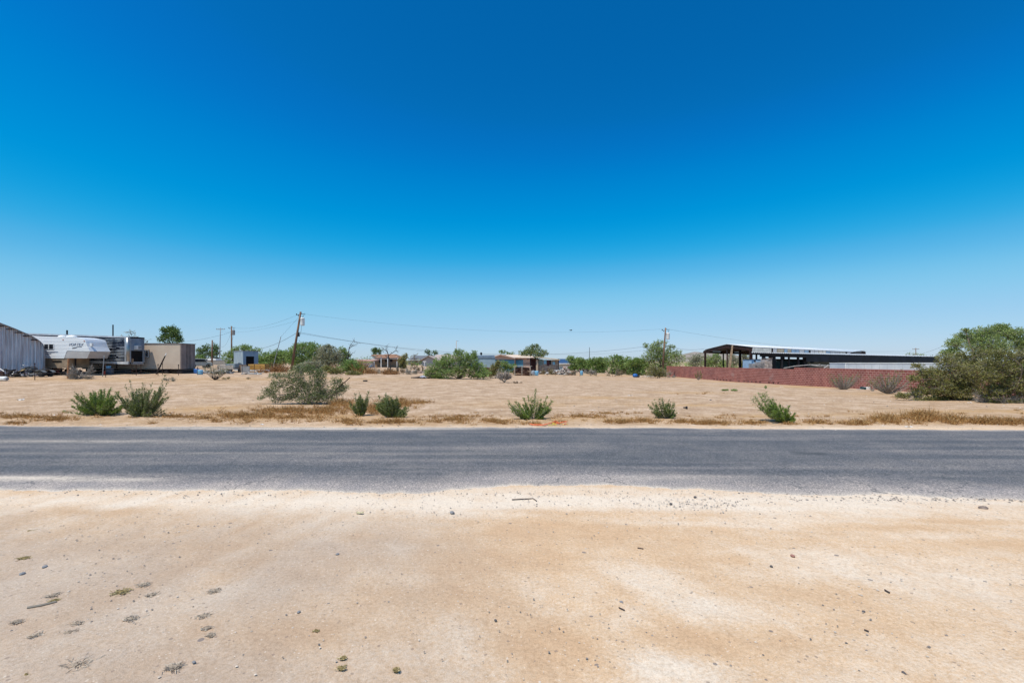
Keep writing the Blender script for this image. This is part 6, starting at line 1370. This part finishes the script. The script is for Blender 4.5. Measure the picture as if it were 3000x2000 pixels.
tag(mesh_np('hills', hv, hf, mat('hill_rock', (.30, .25, .22), (.20, .18, .14), .05), None, smooth=True), kind='structure')
p = WP(1672.5, 967.5, 60); o = root('bird', 'small dark bird gliding in the sky above the pink house', 'bird', p, .3)
m = MB(); m.ball((0, 0, 0), .16, .05, .05, 8, 6); m.ball((.17, 0, .02), .04, .035, .035, 6, 4); m.slab((-.14, -.03, 0), (-.26, -.05, 0), (-.26, .05, 0), (-.14, .03, 0), .01); m.build('body', M_DARK, o, True)
for sg in (-1, 1):
    m = MB(); m.slab((-.06, sg*.02, .02), (.08, sg*.02, .02), (.04, sg*.22, .09), (-.05, sg*.22, .09), .01); m.slab((-.05, sg*.22, .09), (.04, sg*.22, .09), (-.04, sg*.42, .05), (-.06, sg*.42, .05), .01); m.build('wing', M_DARK, o)

# ------------------------------------------------------------------ small things on the ground
def stones(name, spots, seed, cols, label=None):
    """loose gravel: spots (px, py, rx, ry, count, size)"""
    rng = np.random.default_rng(seed); V, Fs, vs = [], [], []; k = 0
    base = np.array([(1, 0, 0), (.3, .95, 0), (-.8, .55, 0), (-.75, -.6, 0), (.35, -.9, 0), (0.05, 0.05, .75)])
    fc = np.array([(0, 1, 5), (1, 2, 5), (2, 3, 5), (3, 4, 5), (4, 0, 5)])
    for (px, py, rx, ry, n, sz) in spots:
        for _ in range(n):
            a, b_ = px+rng.normal()*rx, py+rng.normal()*ry
            if b_ < 1115: continue
            g_ = gp(a, b_)
            if (y_near(g_[0])+.1 < g_[1] < y_far(g_[0])-.1) and rng.random() < .75: continue
            s_ = sz*rng.uniform(.4, 1.5)**1.6; t = rng.uniform(0, 6.28); c, q_ = math.cos(t), math.sin(t)
            P = base*s_*rng.uniform(.7, 1.2, (6, 3)); P = np.stack([P[:, 0]*c-P[:, 1]*q_, P[:, 0]*q_+P[:, 1]*c, P[:, 2]], -1) + np.array([g_[0], g_[1], g_[2]-.002+.005])
            V.append(P); Fs.append(fc+k); k += 6; vs.append(np.full(6, rng.random()))
    o = mesh_np(name, np.concatenate(V), np.concatenate(Fs), cols, None, v=np.concatenate(vs)); return tag(o, kind='stuff')
GRAV = leafmat('gravel_stone', [(.12, .11, .105), (.26, .22, .195), (.42, .35, .29), (.62, .54, .46)], 0, .95)
stones('gravel', [(1500, 1500, 900, 50, 380, .008), (1250, 1470, 260, 22, 200, .009), (2050, 1478, 90, 9, 260, .009), (1900, 1465, 120, 8, 120, .009), (450, 1500, 300, 45, 220, .008), (2600, 1475, 300, 15, 120, .013), (1500, 1445, 900, 5, 500, .010), (2700, 1462, 300, 4, 260, .013),
                  (1500, 1750, 900, 150, 380, .006), (300, 1700, 280, 140, 260, .007), (1900, 1850, 350, 110, 260, .0055), (2700, 1750, 280, 120, 110, .007), (1500, 1246, 1400, 6, 500, .018), (1500, 1190, 1200, 25, 500, .028)], 300, GRAV)
M_ROCK = mat('grey_rock', (.30, .30, .31), (.20, .20, .21), 20, .9, bump=.5); M_ROCKD = mat('dark_rock', (.13, .12, .12), (.08, .075, .075), 20, .9, bump=.5)
def rock(px, py, w, mt, lab):
    b = gp(px, py); K = b[1]/F; r = w*K/2; m = MB().ball((0, 0, r*.15), r, r*.75, r*.5, 9, 6, .16)
    one(m, 'rock', mt, lab, 'rock', b, rr.uniform(0, 3), 'larger stones on the near dirt', True)
for a in [(132, 1660, 16, M_ROCK, 'blue grey flat stone, upper of the two near the left edge'), (65, 1681, 18, M_ROCK, 'pale grey flat stone, lower of the two near the left edge'), (988, 1623, 12, M_ROCK, 'small grey stone alone in the middle left of the near dirt'), (1452, 1817, 11, M_ROCKD, 'dark stone near the bottom centre'),
          (2260, 1659, 12, M_ROCKD, 'dark blue stone right of the reddish stone'), (2322, 1628, 14, mat('reddish_rock', (.42, .22, .18), (.32, .16, .13), 12), 'reddish stone in the right half of the near dirt'), (1872, 1460, 0, 0, ''),
          (2037, 1457, 14, M_ROCKD, 'dark grey stone on the pale strip just below the road'), (1965, 1476, 12, M_ROCKD, 'dark grey stone in the gravel patch below the road'), (2880, 1490, 26, mat('brown_rock', (.26, .20, .17), (.17, .13, .11), 12), 'flat brown stone near the right end of the road edge'), (2530, 1790, 10, M_ROCKD, 'small dark stone right of centre near the bottom'),
          (2648, 1972, 16, M_ROCKD, 'dark stone close to the bottom edge at right'), (1820, 1763, 12, M_ROCK, 'grey stone right of bottom centre'), (568, 1939, 12, M_ROCK, 'grey stone near the bottom left'), (875, 1792, 12, M_ROCK, 'grey stone left of bottom centre'), (1324, 1502, 18, M_ROCK, 'pale grey stone below the middle of the road')]:
    if a[2]: rock(*a)
WG = leafmat('grey_dead_tuft', [(.34, .27, .205), (.46, .385, .305), (.56, .48, .39)], 0, .95); WY = leafmat('olive_dry_tuft', [(.24, .18, .08), (.38, .31, .15), (.52, .43, .26)], 0, .95)
def tuft(px, py, w, mt, lab, seed):
    rng = np.random.default_rng(seed); b = gp(px, py); K = b[1]/F; W2 = w*K/2; o = root('dry_weed_clump', lab, 'weed clump', b, 0, 'flattened dry weed clumps on the near dirt'); n = 170
    O = np.stack([rng.normal(0, W2*.42, n), rng.normal(0, W2*.30, n), np.full(n, .006)], -1); D = unit(n, rng); D[:, 2] = np.abs(D[:, 2])*.28; E = O+D*W2*rng.uniform(.25, .9, (n, 1))
    V, Fq_ = ribbons(O, E, .006, rng, .004); mesh_np('stalks', V, Fq_, mt, o, v=np.repeat(rng.random(n), 4))
    m = MB(); m.ball((0, 0, 0), W2*.62, W2*.42, .02, 12, 6, .25); m.build('mat_of_litter', mt, o)
TL = [(155, 1745, 34, 'g', 'grey clump, upper left of the group at the left edge'), (160, 1760, 24, 'y', 'yellowish clump directly below the upper left grey one'), (48, 1823, 30, 'g', 'grey clump closest to the left edge'), (222, 1828, 34, 'g', 'spiky dark clump right of the one closest to the left edge'),
      (108, 1862, 38, 'g', 'grey clump below and right of the one closest to the left edge'), (200, 1855, 40, 'g', 'wide flat grey clump below the spiky dark one'), (385, 1813, 38, 'g', 'oval grey brown clump alone, left of bottom centre'), (422, 1713, 34, 'g', 'thin grey clump above the others, left third'), (445, 1743, 30, 'g', 'round grey clump just below the thin one'),
      (355, 1735, 50, 'y', 'long yellowish double clump in the left third'), (628, 1731, 36, 'g', 'grey clump farthest right in its row, left of centre'), (598, 1805, 36, 'g', 'grey clump below the farthest right one'), (606, 1841, 28, 'g', 'small grey clump second from the bottom of the right column'), (615, 1862, 24, 'g', 'smallest grey clump at the foot of the right column'),
      (507, 1954, 46, 'g', 'broad grey clump near the bottom edge, left of centre'), (225, 1948, 80, 'g', 'largest clump, dark and tangled, at the bottom left'), (78, 1979, 24, 'y', 'small yellowish clump in the bottom left corner'), (1005, 1988-60, 20, 'y', 'small olive tuft near the bottom, left of centre'), (926, 1849, 16, 'y', 'tiny brown tuft left of bottom centre'), (1160, 1962, 22, 'y', 'olive tuft near the bottom edge at centre left'), (1000, 1958, 26, 'y', 'orange brown clump near the bottom, centre left'), (85, 1557, 22, 'y', 'small green tuft by the left edge under the road'), (70, 1636, 30, 'y', 'brown clump on the reddish soil at the left edge')]
for i, (a, b_, w, c, lab) in enumerate(TL): tuft(a, b_, w, WG if c == 'g' else WY, lab, 400+i)
def stick(pts, r, mt, lab):
    g_ = [gp(*p) for p in pts]; c = g_[0]; m = MB().tube([(q_[0]-c[0], q_[1]-c[1], q_[2]-c[2]+r) for q_ in g_], r, 5); one(m, 'stick', mt, lab, 'stick', c, group='sticks on the near dirt')
M_STK = mat('dark_stick', (.08, .055, .045), (.05, .035, .03))
stick([(1813, 1780), (1830, 1788)], .006, M_STK, 'short dark twig right of bottom centre'); stick([(1500, 1464), (1540, 1462), (1562, 1461), (1572, 1468)], .008, M_STK, 'forked twig on the pale strip below the road'); stick([(80, 1783), (120, 1776), (165, 1765)], .012, mat('grey_stick', (.28, .25, .21)), 'long grey stick among the dry clumps at the left'); stick([(2592, 1729), (2606, 1737)], .008, M_STK, 'short dark twig in the right half of the near dirt'); stick([(2532, 1845), (2545, 1850)], .006, M_STK, 'tiny curved twig near the lower right'); stick([(1868, 1606), (1885, 1609)], .008, M_STK, 'small dark twig above the reddish stone, centre right')
def litter(px, py, w, lab, mt=None, cat='paper scrap', name='paper_scrap'):
    b = gp(px, py); K = b[1]/F; r = w*K/2; m = MB(); n = 5
    for i in range(n+1):
        for j in range(4): m.v.append((-r+2*r*i/n+rr.uniform(-.1, .1)*r, (-.4+.27*j)*r+rr.uniform(-.05, .05)*r, .012+abs(rr.gauss(0, .16))*r))
    for i in range(n):
        for j in range(3): q_ = i*4+j; m.f.append((q_, q_+4, q_+5, q_+1))
    o = one(m, name, mt or M_WHITE, lab, cat, b, rr.uniform(-.5, .5), 'loose paper scraps'); s_ = o.modifiers.new('s', 'SOLIDIFY'); s_.thickness = .004
for a in [(768, 1244, 12, 'white paper scrap at the road edge below the sprawling bush'), (1846, 1159, 12, 'white scrap alone in the open lot above the smallest roadside bush'), (1736, 1202, 14, 'pale crumpled scrap between the spiky bush and the smallest bush'), (2662, 1251, 18, 'white crumpled paper at the road edge below the right-hand straw weeds'), (2588, 1247, 8, 'tiny white scrap left of the right-hand straw weeds'), (1185, 1224, 10, 'white scrap at the foot of the rounded dark green bush'), (160, 1216, 12, 'white scrap left of the broad bright green bush'), (505, 1210, 10, 'white scrap right of the tall upright bush'), (2840, 1180, 12, 'pink and white scrap before the right-hand olive bushes'), (2290, 1133, 8, 'white scrap at the weeds along the red wall'), (1055, 1504, 22, 'yellowish flat scrap on the pale dirt below the road'), (60, 1172, 16, 'pale scraps at the far left of the lot')]:
    litter(*a, mt=mat('yellow_scrap', (.62, .55, .34)) if 'yellowish' in a[3] else None)
# orange flagging tape
g_ = [gp(*p) for p in [(1553, 1244.5), (1562, 1246.5), (1575, 1248.2), (1590, 1248), (1600, 1246), (1608, 1243), (1618, 1241), (1628, 1237), (1634, 1240)]]; c = g_[0]; o = root('orange_tape', 'tangled orange plastic tape lying at the road edge before the spiky bush', 'tape', c)
m = MB()
for dz in (0, 1, 2):
    P = [(q_[0]-c[0]+rr.uniform(-.03, .03), q_[1]-c[1]+(dz-1)*.05+rr.uniform(-.03, .03), q_[2]-c[2]+.03+rr.uniform(0, .03)) for q_ in g_]; m.tube(P, .010, 4)
m.build('tape', mat('orange_plastic', (.75, .17, .07), (.62, .13, .05)), o)
m = MB()
for k in range(16): a = gp(rr.uniform(1622, 1662), rr.uniform(1236, 1246)); p = (a[0]-c[0], a[1]-c[1], a[2]-c[2]+.02); m.tube([p, (p[0]+rr.uniform(-.22, .22), p[1]+rr.uniform(-.1, .1), p[2]+rr.uniform(0, .05))], .010, 4)
m.build('loose_ends', mat('orange_plastic', (.75, .17, .07)), o)
m = MB()
for k in range(14): a = gp(rr.uniform(1618, 1660), rr.uniform(1239, 1247)); p = (a[0]-c[0], a[1]-c[1], a[2]-c[2]+.02); m.tube([p, (p[0]+rr.uniform(-.2, .2), p[1]+rr.uniform(-.1, .1), p[2]+rr.uniform(0, .04))], .009, 4)
m.build('yellow_strips', mat('yellow_plastic', (.75, .62, .12)), o)
# odd things in the lot
b = gp(1070, 1117); o = root('tyre_scrap', 'flat dark scrap lying alone in the lot above the straw weeds', 'scrap', b); K = b[1]/F; lathe(MB(), [(5*K, 0), (6.8*K, .03), (6.8*K, .10), (5*K, .13)], n=16).build('tyre', M_RUBBER, o)
b = gp(2008, 1198); o = root('dark_bottle', 'small dark bottle shaped thing in the lot right of the smallest bush', 'bottle', b); K = b[1]/F; m = MB(); lathe(m, [(.02, -6*K), (.03, -5*K), (.03, 0), (.06, 1.5*K), (.07, 5*K), (.04, 6*K)], (0, 0, .07), 10, 'x'); m.build('bottle_body', M_DARK, o, True)
rock(2082, 1172, 7, M_ROCKD, 'small black lump in the open lot left of the leaning bush')
b = gp(1240, 1108); o = root('white_cloth_heap', 'crumpled white cloth heap with dark sticks left of the central thicket', 'cloth heap', b); K = b[1]/F
MB().ball((0, 0, 3*K), 10*K, .45, 5*K, 14, 8, .22).build('cloth', mat('white_blue_cloth', (.66, .66, .74), (.40, .42, .52), 3), o)
m = MB(); m.tube([(-36*K, 0, 2*K), (-20*K, 0, 3*K), (-6*K, -.1, 5*K)], .06, 5); m.tube([(-30*K, .1, .05), (8*K, -.5, .12)], .07, 5); m.tube([(8*K, 0, 2*K), (34*K, -.1, 3*K)], .06, 5); m.build('dark_stick', M_DARK, o)
for px, py, w, lab in ((1518, 1123, 22, 'dark flattened branch at the right foot of the pale grey bush'), (2135, 1144, 0, '')):
    if w: twigbush('fallen_branch', lab, 'branch', px, py, w, 2, TWIG2, 200, 480, w=.03, r=.02)
tree('low_weed', 'thin dark green weed strip lying in a hollow of the open lot', 'weed', 2140, 0, [(2125, 1142.5, 12, 1.6), (2152, 1143, 10, 1.6)], MESQ, 500, .05, 481, py=1145, nm=None, twigs=40, skirt=False, group='low weeds in the open lot')
shrub('low_weed', 'single small green sprig in the open lot below the red wall', 'weed', 2243, 1139, [(2241, 1129), (2244, 1127), (2246, 1131)], MESQ, leaf=.06, per=60, seed=482, stem_r=.01, group='low weeds in the open lot')
b = gp(2100, 1160);
